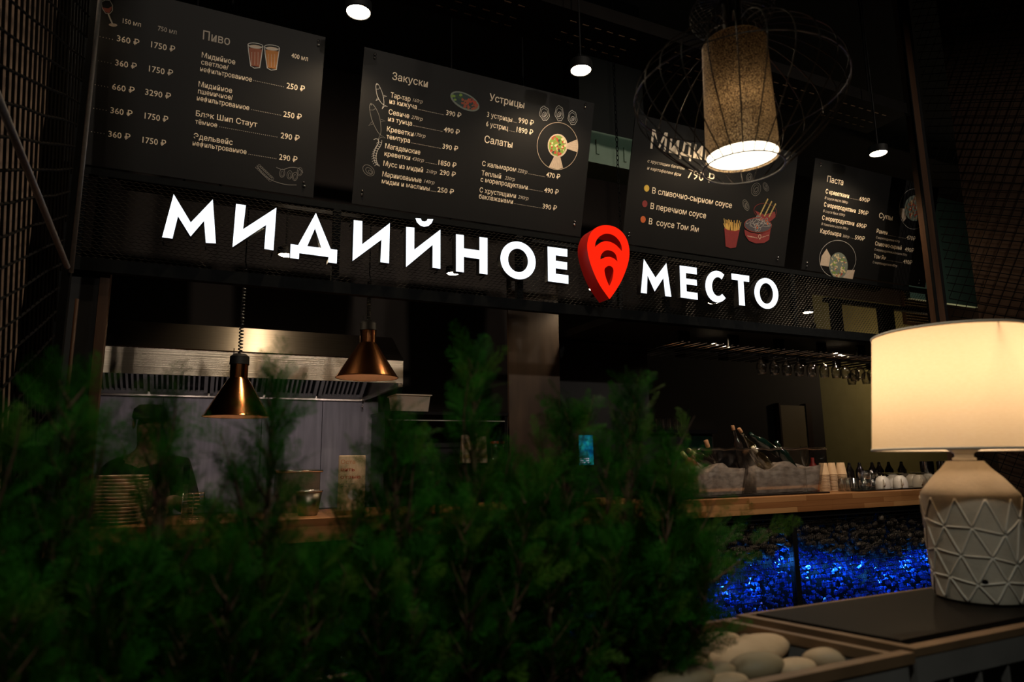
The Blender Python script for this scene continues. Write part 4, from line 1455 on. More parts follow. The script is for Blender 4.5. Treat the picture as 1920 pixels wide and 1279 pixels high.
# ------------------------------------------------------------------ extractor hood
HX0, HX1 = -0.95, 1.458
t = thing('extractor_hood', 'wide stainless steel extractor hood with baffle filters over the kitchen', 'extractor hood', (0.25, 6.0, 1.98))
mb = MB()
mb.box(HX0, HX1, 5.28, 5.292, 2.0, 2.185)
mb.build('front_panel', M['steel'], t)
mb = MB()
mb.hexa([(HX0, 5.28, 2.187), (HX1, 5.28, 2.187), (HX1, 5.66, 2.435), (HX0, 5.66, 2.435)], [(HX0, 5.275, 2.195), (HX1, 5.275, 2.195), (HX1, 5.655, 2.443), (HX0, 5.655, 2.443)])
mb.build('sloped_panel', M['steel'], t)
MB().box(HX0, HX1, 5.66, 6.80, 2.43, 2.44).build('top_panel', M['steeldk'], t)
mb = MB()
for x in (HX0, HX1 - 0.008):
    mb.add([(x, 5.28, 2.0), (x, 6.78, 2.0), (x, 6.78, 2.44), (x, 5.66, 2.44), (x, 5.28, 2.187)], [(0, 1, 2, 3, 4)])
    mb.add([(x + 0.008, 5.28, 2.0), (x + 0.008, 6.78, 2.0), (x + 0.008, 6.78, 2.44), (x + 0.008, 5.66, 2.44), (x + 0.008, 5.28, 2.187)], [(4, 3, 2, 1, 0)])
    mb.box(x, x + 0.008, 5.28, 6.78, 1.985, 2.0)
mb.build('side_panel', M['steel'], t)
MB().box(HX0, HX1, 6.68, 6.75, 1.965, 2.003).build('drip_channel', M['steel'], t)
MB().box(HX1 - 0.035, HX1, 5.29, 6.68, 1.972, 1.998).build('drip_channel', M['steel'], t)
MB().tube([(HX1 - 0.02, 6.69, 1.965), (HX1 - 0.02, 6.69, 1.93), (HX1 - 0.03, 6.68, 1.915), (HX1 - 0.02, 6.69, 1.88)], 0.009, 6).build('drain_valve', M['chrome'], t, True)
fw = 0.48
for k in range(5):
    xa = HX0 + 0.02 + k * fw
    xb = min(xa + fw - 0.02, HX1 - 0.04)
    mb = MB()
    p0, p1 = Vector((0, 6.68, 2.005)), Vector((0, 6.10, 2.36))
    d_ = (p1 - p0)
    nn = Vector((0, -d_.z, d_.y)).normalized()
    if nn.z > 0:
        nn = -nn
    def slab(x0, x1, u0, u1, th0, th1):
        a_ = p0 + d_ * u0
        b_ = p0 + d_ * u1
        mb.hexa([(x0, *(a_ + nn * th0).yz), (x1, *(a_ + nn * th0).yz), (x1, *(b_ + nn * th0).yz), (x0, *(b_ + nn * th0).yz)],
                [(x0, *(a_ + nn * th1).yz), (x1, *(a_ + nn * th1).yz), (x1, *(b_ + nn * th1).yz), (x0, *(b_ + nn * th1).yz)])
    slab(xa, xa + 0.03, 0, 1, 0, 0.03)
    slab(xb - 0.03, xb, 0, 1, 0, 0.03)
    slab(xa, xb, 0, 0.06, 0, 0.03)
    slab(xa, xb, 0.94, 1, 0, 0.03)
    x = xa + 0.045
    while x < xb - 0.05:
        slab(x, x + 0.016, 0.06, 0.94, 0.0, 0.03)
        x += 0.042
    ob_ = mb.build('baffle_filter', M['steeldk'], t)
    mb = MB()
    slab(xa, xb, 0, 1, -0.02, -0.015)
    mb.build('filter_backing', M['black'], ob_)
# hood lamps
for x in (-0.3, 0.55, 1.2):
    MB().box(x - 0.11, x + 0.11, 5.36, 5.42, 2.03, 2.05).build('hood_lamp', emis('hood_lamp_lens', (0.95, 0.92, 1.0), 1.5), t)
    light('AREA', 'hood_light', (x, 5.5, 2.02), 2.6, (1.0, 0.86, 0.84), (x, 6.4, 1.4), size=(0.25, 0.1))
# dark stove top and back counter so that nothing floats
tag(MB().box(-1.1, 1.6, 6.1, 6.77, 0.0, 0.93).build('stove_block', M['black'], bevel=0.01), 'black cooking range standing under the steel hood', 'cooking range')

# ------------------------------------------------------------------ things on the pass
CT = 1.1
Y0 = 3.82


def on_counter(px, Y=Y0):
    p = at(px, 900, Y)
    return p.x


# plates in two stacks
pl = None
for (xpx, n, wpx, ytop, lb) in ((176, 15, 54, 887, 'cream plate in the shorter stack nearest the corner post'), (232, 17, 80, 886, 'cream plate in the tall stack beside the cook')):
    p = at(xpx, 920, Y0)
    top_ = at(xpx, ytop, Y0).z
    R = 0.5 * wpx / FPX * ((p - EYE).dot(CF))
    n = int((top_ - CT) / 0.0165)
    pr = None
    for k in range(n):
        z = CT + k * 0.0165
        if pr is None:
            o = MB().lathe([(0.0, 0.0), (R * 0.6, 0.0), (R * 0.66, 0.003), (R, 0.013), (R, 0.0165), (R * 0.64, 0.007), (0.0, 0.006)], (0, 0, 0), 32).build('plate', M['plate'], None, True, origin=(0, 0, 0))
            pr = tag(o, lb, 'plate', lb.replace('cream plate in', 'cream plates in'))
            pr.location = (p.x, Y0, z)
        else:
            c = pr.copy()
            COL.objects.link(c)
            c.location = (p.x, Y0, z)
# wire holder with a spatula
p, q_ = at(341, 960, 3.85), at(381, 960, 3.85)
t = thing('utensil_holder', 'chrome wire utensil holder standing on the pass behind the leaves', 'utensil holder', ((p.x + q_.x) / 2, 3.85, CT))
mb = MB()
for k in range(8):
    z = CT + 0.006 + k * 0.018
    mb.tube([(p.x, 3.80, z), (q_.x, 3.80, z), (q_.x, 3.90, z), (p.x, 3.90, z)], 0.0022, 5, True)
for (a_, b_) in ((p.x, 3.80), (q_.x, 3.80), (q_.x, 3.90), (p.x, 3.90), ((p.x + q_.x) / 2, 3.80)):
    mb.tube([(a_, b_, CT), (a_, b_, CT + 0.135)], 0.003, 5)
mb.build('wire_basket', M['chrome'], t, True)
z1, z2 = at(350, 908, 3.85).z, at(350, 872, 3.85).z
x_ = at(349, 900, 3.85).x
t2 = thing('spatula', 'steel spatula with dark handle standing in the wire holder', 'spatula', (x_, 3.85, CT + 0.01))
MB().box(x_ - 0.012, x_ + 0.012, 3.845, 3.852, CT + 0.01, z1).build('blade', M['steel'], t2)
MB().box(x_ - 0.016, x_ + 0.016, 3.84, 3.857, z1, z2 - 0.006).build('handle', M['blackgloss'], t2, bevel=0.004)
MB().box(x_ - 0.014, x_ + 0.014, 3.841, 3.856, z2 - 0.006, z2).build('end_cap', M['chrome'], t2)
# steel containers and a bowl
p, q_ = at(520, 890, 4.0), at(600, 890, 4.0)
t = thing('food_pan', 'stainless steel food pan on a shelf at the pass beside the wooden card', 'food pan', ((p.x + q_.x) / 2, 4.05, CT))
zz = at(560, 884, 4.0).z
MB().box(p.x, q_.x, 4.0, 4.012, CT, zz).box(p.x, q_.x, 4.148, 4.16, CT, zz).box(p.x, p.x + 0.012, 4.012, 4.148, CT, zz).box(q_.x - 0.012, q_.x, 4.012, 4.148, CT, zz).box(p.x + 0.012, q_.x - 0.012, 4.012, 4.148, CT, CT + 0.01).build('pan_wall', M['steel'], t)
MB().tube([(p.x - 0.012, 3.992, zz), (q_.x + 0.012, 3.992, zz), (q_.x + 0.012, 4.168, zz), (p.x - 0.012, 4.168, zz)], 0.007, 6, True).build('rolled_rim', M['chrome'], t, True)
p = at(578, 940, 3.80)
t = thing('sauce_pot', 'small steel pot with flared wall in front of the food pan', 'pot', (p.x, 3.80, CT))
zz = at(578, 921, 3.80).z
MB().lathe([(0.0, CT), (0.045, CT), (0.05, CT + 0.004), (0.072, zz), (0.069, zz), (0.047, CT + 0.006), (0.0, CT + 0.005)], (p.x, 3.80, 0), 28).build('pot_body', M['steel'], t, True)
MB().tube([(p.x + 0.073 * math.cos(q), 3.80 + 0.073 * math.sin(q), zz) for q in [2 * PI * i / 24 for i in range(24)]], 0.004, 6, True).build('pot_rim', M['chrome'], t, True)

# wooden review card
a, b = at(633, 944, 3.72), at(684, 944, 3.72)
zt = at(650, 854, 3.72).z
t = thing('wooden_card', 'upright pale wooden card with red print asking for a review', 'card', ((a.x + b.x) / 2, 3.73, CT))
MB().box(a.x, b.x, 3.72, 3.735, CT + 0.02, zt).build('card_panel', M['card'], t, bevel=0.006)
MB().box(a.x - 0.01, b.x + 0.01, 3.70, 3.76, CT, CT + 0.022).build('card_foot', M['stave2'], t)
for (s, xa, xb, yy, cap, mk) in (('Оста', 639, 666, 870, 8, 'cardtextlight'), ('вить', 639, 665, 884, 7, 'cardtext'), ('отзыв', 638, 676, 898, 7, 'cardtext')):
    p, q_ = at(xa, yy, 3.72), at(xb, yy, 3.72)
    h = at(xa, yy - cap, 3.72).z - p.z
    vs, fs = text_mesh(s)
    MB().add([(p.x + x * (q_.x - p.x), 3.7185, p.z + y * h) for x, y in vs], fs).build('print_line', M[mk], t)
mb = MB()
for yy, xb in ((908, 668), (912, 660)):
    p, q_ = at(639, yy, 3.72), at(xb, yy, 3.72)
    for i in range(9):
        if i % 3 != 2:
            mb.box(p.x + (q_.x - p.x) * i / 9, p.x + (q_.x - p.x) * (i + 0.8) / 9, 3.7185, 3.7195, p.z - 0.0025, p.z + 0.0025)
mb.build('small_print', M['cardgrey'], t)
p = at(661, 928, 3.72)
MB().lathe([(0.0, 0), (0.026, 0)], (p.x, 3.7187, p.z), 28, Matrix.Rotation(PI / 2, 3, 'X')).build('white_circle', M['white'], t)

# black display cabinet with a tub on top
a, b = at(722, 800, 4.22), at(951, 800, 4.22)
zt = at(760, 777, 4.22).z
X0, X1 = a.x, b.x
zs = at(800, 870, 4.22).z
t = thing('display_cabinet', 'black open display cabinet with glass shelf between hood and walnut pier', 'display cabinet', ((X0 + X1) / 2, 4.4, 0))
MB().box(X0, X1, 4.22, 4.60, 0.0, CT).build('base', M['black'], t)
MB().box(X0, X0 + 0.02, 4.22, 4.6, CT, zt).build('side_panel', M['blackgloss'], t)
MB().box(X1 - 0.02, X1, 4.22, 4.6, CT, zt).build('side_panel', M['blackgloss'], t)
MB().box(X0 + 0.02, X1 - 0.02, 4.585, 4.6, CT, zt).build('back_panel', M['black'], t)
MB().box(X0 - 0.005, X1 + 0.005, 4.21, 4.61, zt, zt + 0.02).build('top_panel', M['blackgloss'], t)
MB().box(X0 + 0.02, X1 - 0.02, 4.23, 4.585, zs - 0.008, zs).build('glass_shelf', M['glass'], t)
MB().box(X0 + 0.02, X1 - 0.02, 4.222, 4.229, zs - 0.006, zs).build('shelf_edge', M['chrome'], t)
MB().box(X0 + 0.02, X1 - 0.02, 4.215, 4.219, zt - 0.04, zt - 0.034).build('trim_line', M['steeldk'], t)
MB().tube([(X0 - 0.004, 4.215, CT), (X0 - 0.004, 4.215, zt)], 0.0025, 5).build('edge_trim', M['chrome'], t)
a, b = at(743, 745, 4.3), at(806, 745, 4.3)
zz = at(775, 740, 4.3).z
zb = zt + 0.02
t = thing('plastic_tub', 'translucent white plastic tub of bread on top of the black cabinet', 'tub', ((a.x + b.x) / 2, 4.38, zb))
mb = MB()
q1 = [(a.x + 0.012, 4.30), (b.x - 0.012, 4.30), (b.x - 0.012, 4.48), (a.x + 0.012, 4.48)]
q2 = [(a.x, 4.285), (b.x, 4.285), (b.x, 4.495), (a.x, 4.495)]
vs = [(x, y, zb) for x, y in q1] + [(x, y, zz) for x, y in q2]
mb.add(vs, [(3, 2, 1, 0)] + [(i, (i + 1) % 4, 4 + (i + 1) % 4, 4 + i) for i in range(4)])
mb.build('tub_wall', M['frosted'], t)
MB().box(a.x - 0.008, b.x + 0.008, 4.275, 4.285, zz - 0.008, zz).box(a.x - 0.008, b.x + 0.008, 4.495, 4.505, zz - 0.008, zz).box(a.x - 0.008, a.x, 4.285, 4.495, zz - 0.008, zz).box(b.x, b.x + 0.008, 4.285, 4.495, zz - 0.008, zz).build('tub_rim', M['frosted'], t)
for k in range(3):
    xx = a.x + 0.055 + k * 0.065
    tag(MB().ellipsoid((xx, 4.345, zb + 0.027), (0.030, 0.04, 0.022), 12, 8).build('bread_roll', M['bun'], None, True), 'bread roll inside the plastic tub on the black cabinet', 'bread roll', 'bread rolls in the tub')
# packages on the shelf
a, b = at(866, 860, 4.3), at(914, 860, 4.3)
zz = at(890, 812, 4.3).z
w_ = (b.x - a.x)
for k, (u0, u1, hz, lb) in enumerate(((0.0, 0.36, 0.94, 'beige snack package on the cabinet shelf, leftmost'), (0.38, 0.66, 1.0, 'beige snack package on the cabinet shelf, between two others'), (0.68, 1.0, 0.9, 'beige snack package on the cabinet shelf, nearest the red lidded jar'))):
    x0_, x1_ = a.x + w_ * u0, a.x + w_ * u1
    t = thing('snack_package', lb, 'package', ((x0_ + x1_) / 2, 4.32, zs), 'snack packages on the cabinet shelf')
    h = (zz - zs) * hz
    bag_ = MB().hexa([(x0_, 4.29, zs), (x1_, 4.29, zs), (x1_, 4.36, zs), (x0_, 4.36, zs)], [(x0_ + 0.003, 4.31, zs + h), (x1_ - 0.003, 4.31, zs + h), (x1_ - 0.003, 4.33, zs + h), (x0_ + 0.003, 4.33, zs + h)]).build('bag', M['pack'], t, bevel=0.006)
    mb = MB()
    mb.hexa([(x0_ + 0.006, 4.288, zs + h * 0.18), (x1_ - 0.006, 4.288, zs + h * 0.18), (x1_ - 0.006, 4.29, zs + h * 0.18), (x0_ + 0.006, 4.29, zs + h * 0.18)],
            [(x0_ + 0.006, 4.290, zs + h * 0.3), (x1_ - 0.006, 4.290, zs + h * 0.3), (x1_ - 0.006, 4.2945, zs + h * 0.3), (x0_ + 0.006, 4.2945, zs + h * 0.3)])
    mb.ellipsoid((x0_ + (x1_ - x0_) * 0.5, 4.300, zs + h * 0.62), ((x1_ - x0_) * 0.3, 0.004, h * 0.13), 12, 6)
    mb.build('print', M['packprint'], bag_)
p = at(940, 862, 4.34)
px_ = X1 - 0.055
zj = at(940, 828, 4.34).z
t = thing('storage_jar', 'clear jar with red lid at the end of the cabinet shelf', 'jar', (px_, 4.32, zs))
MB().lathe([(0.0, zs + 0.001), (0.026, zs + 0.001), (0.029, zs + 0.004), (0.029, zj - 0.016), (0.026, zj - 0.012)], (px_, 4.32, 0), 20).build('jar_wall', M['glass'], t, True)
MB().lathe([(0.0, zj), (0.030, zj), (0.031, zj - 0.003), (0.031, zj - 0.016), (0.0, zj - 0.016)], (px_, 4.32, 0), 20).build('lid', M['red'], t, 'auto')

# phone on a stand showing a teal screen
a, b = at(1086, 866, 3.9), at(1113, 866, 3.9)
z0_, z1_ = at(1100, 872, 3.9).z, at(1100, 816, 3.9).z
t = thing('payment_terminal', 'small upright terminal with glowing teal screen in front of the slate panel', 'terminal', ((a.x + b.x) / 2, 3.92, CT))
MB().box(a.x - 0.006, b.x + 0.006, 3.90, 3.915, z0_ - 0.006, z1_ + 0.006).build('body', M['blackgloss'], t, bevel=0.004)
sc_ = MB().box(a.x, b.x, 3.8985, 3.8998, z0_, z1_).build('screen', M['screen'], t)
mb = MB()
for k in range(3):
    z = z0_ + 0.012 + k * 0.013
    for i in range(5):
        if (i + k) % 4 == 3:
            continue
        mb.box(a.x + 0.006 + i * 0.0145, a.x + 0.006 + i * 0.0145 + 0.012, 3.8972, 3.8982, z, z + 0.008)
mb.build('screen_text', M['screentext'], sc_)
MB().box((a.x + b.x) / 2 - 0.012, (a.x + b.x) / 2 + 0.012, 3.905, 3.93, CT + 0.012, z0_).box((a.x + b.x) / 2 - 0.06, (a.x + b.x) / 2 + 0.06, 3.88, 4.0, CT, CT + 0.012).build('stand', M['black'], t)

# dark coffee cabinet with tumblers on top
a, b = at(1222, 850, 4.32), at(1347, 850, 4.32)
zt = at(1285, 806, 4.32).z
t = thing('coffee_machine', 'black cabinet machine with a dark glass front behind the ice tubs', 'coffee machine', ((a.x + b.x) / 2, 4.5, 0))
MB().box(a.x, b.x, 4.37, 4.7, 0.0, zt - 0.03).build('body', M['black'], t, bevel=0.006)
MB().box(a.x - 0.01, b.x + 0.01, 4.32, 4.72, zt - 0.029, zt).build('top_tray', M['blackgloss'], t)
w0_, w1_ = at(1284, 850, 4.36), at(1334, 812, 4.36)
MB().box(w0_.x, w1_.x, 4.361, 4.368, w0_.z - 0.06, w1_.z).build('window', M['winegreen'], t)
tmb = None
for k, px in enumerate((1232, 1245, 1258, 1271)):
    p = at(px, 800, 4.40)
    for s in (0, 1):
        lb = ('clear upside down tumbler on the machine, ' + ['nearest the slate panel', 'second from the slate panel', 'third from the slate panel', 'farthest from the slate panel'][k]) if s == 0 else 'clear tumbler in the rear row on the machine, behind the ' + ordn[k] + ' front one'
        loc = (p.x + s * 0.012, 4.40 + s * 0.12, zt)
        if tmb is None:
            tmb = thing('glass_tumbler', lb, 'tumbler', loc, 'tumblers on the machine')
            MB().lathe([(0.034, zt), (0.034, zt + 0.004), (0.028, zt + 0.095), (0.022, zt + 0.10), (0.0, zt + 0.10), (0.0, zt + 0.09), (0.024, zt + 0.088), (0.031, zt)], (loc[0], loc[1], 0), 16).build('tumbler_wall', M['glass'], tmb, 'auto')
        else:
            dup(tmb, loc, lb)

# ---- ice tubs with wine
YT = 3.86


def tub(x0, x1, label):
    t = thing('ice_tub', label, 'ice tub', ((x0 + x1) / 2, YT, CT + 0.012))
    zb, zt_ = CT + 0.013, CT + 0.335
    bt = [(x0 + 0.05, YT - 0.12, zb), (x1 - 0.05, YT - 0.12, zb), (x1 - 0.05, YT + 0.12, zb), (x0 + 0.05, YT + 0.12, zb)]
    tp = [(x0, YT - 0.17, zt_), (x1, YT - 0.17, zt_), (x1, YT + 0.17, zt_), (x0, YT + 0.17, zt_)]
    mb = MB()
    mb.add(bt + tp, [(3, 2, 1, 0)] + [(i, (i + 1) % 4, 4 + (i + 1) % 4, 4 + i) for i in range(4)])
    tw_ = mb.build('tub_wall', M['acrylic'], t)
    rim = [Vector(p) for p in tp]
    pts = []
    for i in range(4):
        p, q = rim[i], rim[(i + 1) % 4]
        for k in range(10):
            pts.append(p + (q - p) * (k / 10) + Vector((0, 0, 0.006 * math.sin(k * 2.1))))
    MB().tube(pts, 0.007, 6, True).build('tub_rim', M['acrylic'], tw_, True)
    hd_ = 0.05 if x1 > 4 else 0.012
    hx = [(x1 - 0.005, YT - 0.05, zt_), (x1 + hd_ * 0.7, YT - 0.05, zt_ + 0.006), (x1 + hd_, YT, zt_ - 0.004), (x1 + hd_ * 0.7, YT + 0.05, zt_ + 0.006), (x1 - 0.005, YT + 0.05, zt_)]
    MB().tube(hx, 0.008, 6).build('tub_handle', M['acrylic'], tw_, True)
    # ice
    mb = MB()
    rg = random.Random(int(x0 * 100))
    nx_, ny_ = 16, 8

    def top(u, v):
        return 0.60 + 0.07 * math.sin(u * 9 + x0) + 0.05 * math.cos(v * 5 + u * 14)
    vs = []
    for j in range(ny_ + 1):
        for i in range(nx_ + 1):
            u, v = i / nx_, j / ny_
            h = top(u, v)
            w = 0.94
            cx = (x0 + x1) / 2
            half = ((x1 - x0) / 2 - 0.05 + 0.05 * h) * w
            hy = (0.12 + 0.05 * h) * w
            vs.append((cx + (2 * u - 1) * half, YT + (2 * v - 1) * hy, zb + 0.32 * h))
    fs = [(j * (nx_ + 1) + i, j * (nx_ + 1) + i + 1, (j + 1) * (nx_ + 1) + i + 1, (j + 1) * (nx_ + 1) + i) for j in range(ny_) for i in range(nx_)]
    base = len(vs)
    ring = [i for i in range(nx_ + 1)] + [j * (nx_ + 1) + nx_ for j in range(1, ny_ + 1)] + [ny_ * (nx_ + 1) + i for i in range(nx_ - 1, -1, -1)] + [j * (nx_ + 1) for j in range(ny_ - 1, 0, -1)]
    cx = (x0 + x1) / 2
    for r_ in ring:
        i, j = r_ % (nx_ + 1), r_ // (nx_ + 1)
        vs.append((cx + (2 * i / nx_ - 1) * ((x1 - x0) / 2 - 0.05) * 0.95, YT + (2 * j / ny_ - 1) * 0.12 * 0.95, zb + 0.004))
    k = len(ring)
    fs += [(ring[(i + 1) % k], ring[i], base + i, base + (i + 1) % k) for i in range(k)]
    mb.add(vs, fs)
    o = mb.build('ice', M['ice'], None, True)
    tag(o, 'crushed ice filling the ' + label, 'ice', kind='stuff')
    return t


xa, xm, xb = at(1276, 850, YT).x, at(1378, 850, YT).x, at(1516, 850, YT).x
tub(xa, xm - 0.01, 'clear acrylic ice tub with rose and dark bottles lying in it')
tub(xm + 0.02, xb, 'clear acrylic ice tub with corked white wines, beside the paper cups')
t_ = at(1536, 928, YT - 0.15)
tag(MB().box(at(1225, 935, 3.7).x, t_.x + 0.06, 3.66, 4.08, CT, CT + 0.012).build('serving_tray', M['blackgloss'], bevel=0.004), 'black tray under the two ice tubs on the wooden worktop', 'tray')


def bottle(label, top_px, base_px, Y, dY, glass, cap, L=0.31, R=0.037, lab=None, capm=None):
    """bottle whose neck end is at top_px and body heads to base_px"""
    a = at(*top_px, Y)
    b = at(*base_px, Y + dY)
    d = (a - b).normalized()
    b = a - d * L
    rot = d.to_track_quat('Z', 'Y').to_matrix()
    t = thing('wine_bottle', label, 'bottle', b, 'wine bottles in the ice tubs')
    MB().lathe([(0.0, 0.004), (R * 0.9, 0.0), (R, 0.006), (R, L * 0.56), (R * 0.93, L * 0.62), (R * 0.55, L * 0.72), (R * 0.38, L * 0.78), (R * 0.36, L * 0.9), (R * 0.42, L * 0.905), (R * 0.42, L * 0.93), (R * 0.34, L * 0.935), (0.0, L * 0.935)], b, 20, rot).build('glass_body', M[glass], t, True)
    if cap == 'cork':
        MB().lathe([(0.0, L * 0.935), (R * 0.33, L * 0.935), (R * 0.36, L * 0.94), (R * 0.36, L * 1.03), (R * 0.30, L * 1.04), (0.0, L * 1.04)], b, 14, rot).build('cork', M['cork'], t, 'auto')
    else:
        MB().lathe([(R * 0.40, L * 0.76), (R * 0.46, L * 0.8), (R * 0.46, L * 0.945), (0.0, L * 0.95)], b, 14, rot).build('foil', M[capm or 'olivefoil'], t, True)
    if lab:
        MB().lathe([(R * 1.01, L * 0.2), (R * 1.01, L * 0.48)], b, 20, rot).build('paper_label', M[lab], t, True)
    return t


bottle('rose bottle leaning out at the end of the first ice tub', (1276, 846), (1325, 905), 3.76, 0.05, 'winerose', 'foil', capm='olivefoil')
bottle('dark bottle with pale olive foil slanting across the first ice tub', (1287, 842), (1350, 882), 3.80, 0.03, 'winedark', 'foil', capm='olivefoil', R=0.038)
bottle('dark bottle standing upright at the rear of the first ice tub', (1322, 822), (1345, 890), 3.93, 0.03, 'winedark', 'foil', capm='cork')
bottle('dark wine bottle with a cork, the most upright one in the tubs', (1374, 801), (1398, 890), 3.84, 0.0, 'winedark', 'cork', L=0.34)
bottle('clear white wine bottle with a cork leaning beside the upright dark bottle', (1387, 806), (1440, 890), 3.80, 0.02, 'winewhite', 'cork', L=0.37)
bottle('pale yellow bottle lying low between the corked bottles and the green ones', (1408, 836), (1455, 890), 3.77, 0.02, 'winewhite', 'foil', capm='label', L=0.30)
bottle('green bottle leaning far over behind the pale bottles', (1402, 811), (1475, 862), 3.95, 0.02, 'winegreen', 'foil', capm='winegreen', L=0.36)
bottle('green bottle leaning at the handle end of the second ice tub', (1452, 824), (1490, 885), 3.88, -0.02, 'winegreen', 'foil', capm='winegreen', L=0.32)
# champagne flute-like glass foot beside the tub
p = at(1518, 926, 3.70)
t = thing('wine_glass', 'tall clear stem glass standing on the tray at the end of the ice tub', 'wine glass', (p.x, 3.72, CT + 0.012))
z_ = CT + 0.0125
MB().lathe([(0.0, z_), (0.036, z_), (0.036, z_ + 0.002), (0.006, z_ + 0.008), (0.0035, z_ + 0.02), (0.0035, z_ + 0.19), (0.012, z_ + 0.20), (0.024, z_ + 0.24), (0.027, z_ + 0.29), (0.024, z_ + 0.34)], (p.x, 3.72, 0), 24).build('goblet', M['glass'], t, True)
# red bottle
p = at(1528, 915, 4.05)
t = thing('red_bottle', 'red bottle with a cream label between the ice tub and the paper cups', 'bottle', (p.x, 4.05, CT))
zz = at(1528, 858, 4.05).z
MB().lathe([(0.0, CT), (0.036, CT), (0.038, CT + 0.005), (0.038, CT + 0.17), (0.03, CT + 0.2), (0.014, CT + 0.225), (0.013, zz), (0.0, zz)], (p.x, 4.05, 0), 20).build('bottle_wall', M['red'], t, True)
MB().lathe([(0.0385, CT + 0.08), (0.0385, CT + 0.14)], (p.x, 4.05, 0), 20).build('paper_label', M['label'], t, True)

# stacks of paper cups: each cup an object
cupm = None
for (px, ytop, R, lb) in ((1546, 869, 0.040, 'kraft paper cup in the stack nearest the red bottle'), (1562, 867, 0.036, 'kraft paper cup in the middle stack of three'), (1579, 868, 0.040, 'kraft paper cup in the stack nearest the small glasses')):
    p = at(px, 905, 3.88)
    zt = at(px, ytop, 3.88).z
    n = max(3, int((zt - CT - 0.09) / 0.0115))
    pr = None
    for k in range(n + 1):
        z = CT + k * 0.0115
        if pr is None:
            o = MB().lathe([(0.0, 0.095), (R * 0.72, 0.095), (R, 0.004), (R * 1.06, 0.003), (R * 1.06, 0.0), (R * 0.97, 0.0), (R * 0.69, 0.092), (0.0, 0.092)], (0, 0, 0), 20).build('paper_cup', M['cardboard'], None, True, origin=(0, 0, 0))
            pr = tag(o, lb, 'cup', lb.replace('kraft paper cup in', 'kraft paper cups in'))
            o.location = (p.x, 3.88, z)
        else:
            c = pr.copy()
            COL.objects.link(c)
            c.location = (p.x, 3.88, z)

# small glasses with stirrers
gl = None
for k, (px, Y) in enumerate(((1578, 3.74), (1590, 3.74), (1602, 3.74), (1584, 3.83), (1597, 3.83))):
    p = at(px, 915, Y)
    lb = 'small straight glass by the paper cups, ' + ['front row nearest the cups', 'front row middle', 'front row nearest the teacups', 'rear row nearest the cups', 'rear row nearest the teacups'][k]
    if gl is None:
        gl = thing('shot_glass', lb, 'glass', (p.x, Y, CT), 'small glasses by the paper cups')
        MB().lathe([(0.0, CT + 0.001), (0.022, CT + 0.001), (0.024, CT + 0.004), (0.028, CT + 0.10), (0.026, CT + 0.10), (0.022, CT + 0.012), (0.0, CT + 0.011)], (p.x, Y, 0), 18).build('glass_wall', M['glass'], gl, True)
    else:
        dup(gl, (p.x, Y, CT), lb)
# tray with cups
a, b = at(1606, 925, 3.68).x, at(1790, 920, 4.0).x
tag(MB().box(a, b, 3.66, 4.12, CT, CT + 0.012).build('cup_tray', M['blackgloss'], bevel=0.004), 'black tray carrying the white cups beside the lamp', 'tray')
TZ = CT + 0.0125
# patterned glass cups (left stack)
gc = None
for k, (px, Y, lv, lb) in enumerate([(1622, 3.74, 0, 'ribbed glass cup, lower one of the front pair nearest the small glasses'), (1622, 3.74, 1, 'ribbed glass cup, upper one of the front pair nearest the small glasses'), (1636, 3.86, 0, 'ribbed glass cup in the rear pair, lower one'), (1636, 3.86, 1, 'ribbed glass cup in the rear pair, upper one')]):
    p = at(px, 910, Y)
    loc = (p.x, Y, TZ + lv * 0.072)
    if gc is None:
        gc = thing('glass_cup', lb, 'cup', loc, 'ribbed glass cups on the tray')
        mb = MB()
        n = 28
        prof = [(0.032, 0.0), (0.044, 0.01), (0.048, 0.035), (0.049, 0.070), (0.046, 0.070), (0.044, 0.035), (0.028, 0.006), (0.0, 0.006)]
        mb.lathe([(r, z + loc[2]) for r, z in prof], (loc[0], loc[1], 0), n)
        mb.build('cup_wall', M['glass'], gc, True)
        MB().tube([(loc[0] + 0.044 * math.cos(-1.0), loc[1] + 0.044 * math.sin(-1.0), loc[2] + 0.05), (loc[0] + 0.075 * math.cos(-1.0), loc[1] + 0.075 * math.sin(-1.0), loc[2] + 0.045), (loc[0] + 0.07 * math.cos(-1.0), loc[1] + 0.07 * math.sin(-1.0), loc[2] + 0.02), (loc[0] + 0.044 * math.cos(-1.0), loc[1] + 0.044 * math.sin(-1.0), loc[2] + 0.015)], 0.005, 6).build('handle', M['glass'], gc, True)
    else:
        dup(gc, loc, lb)
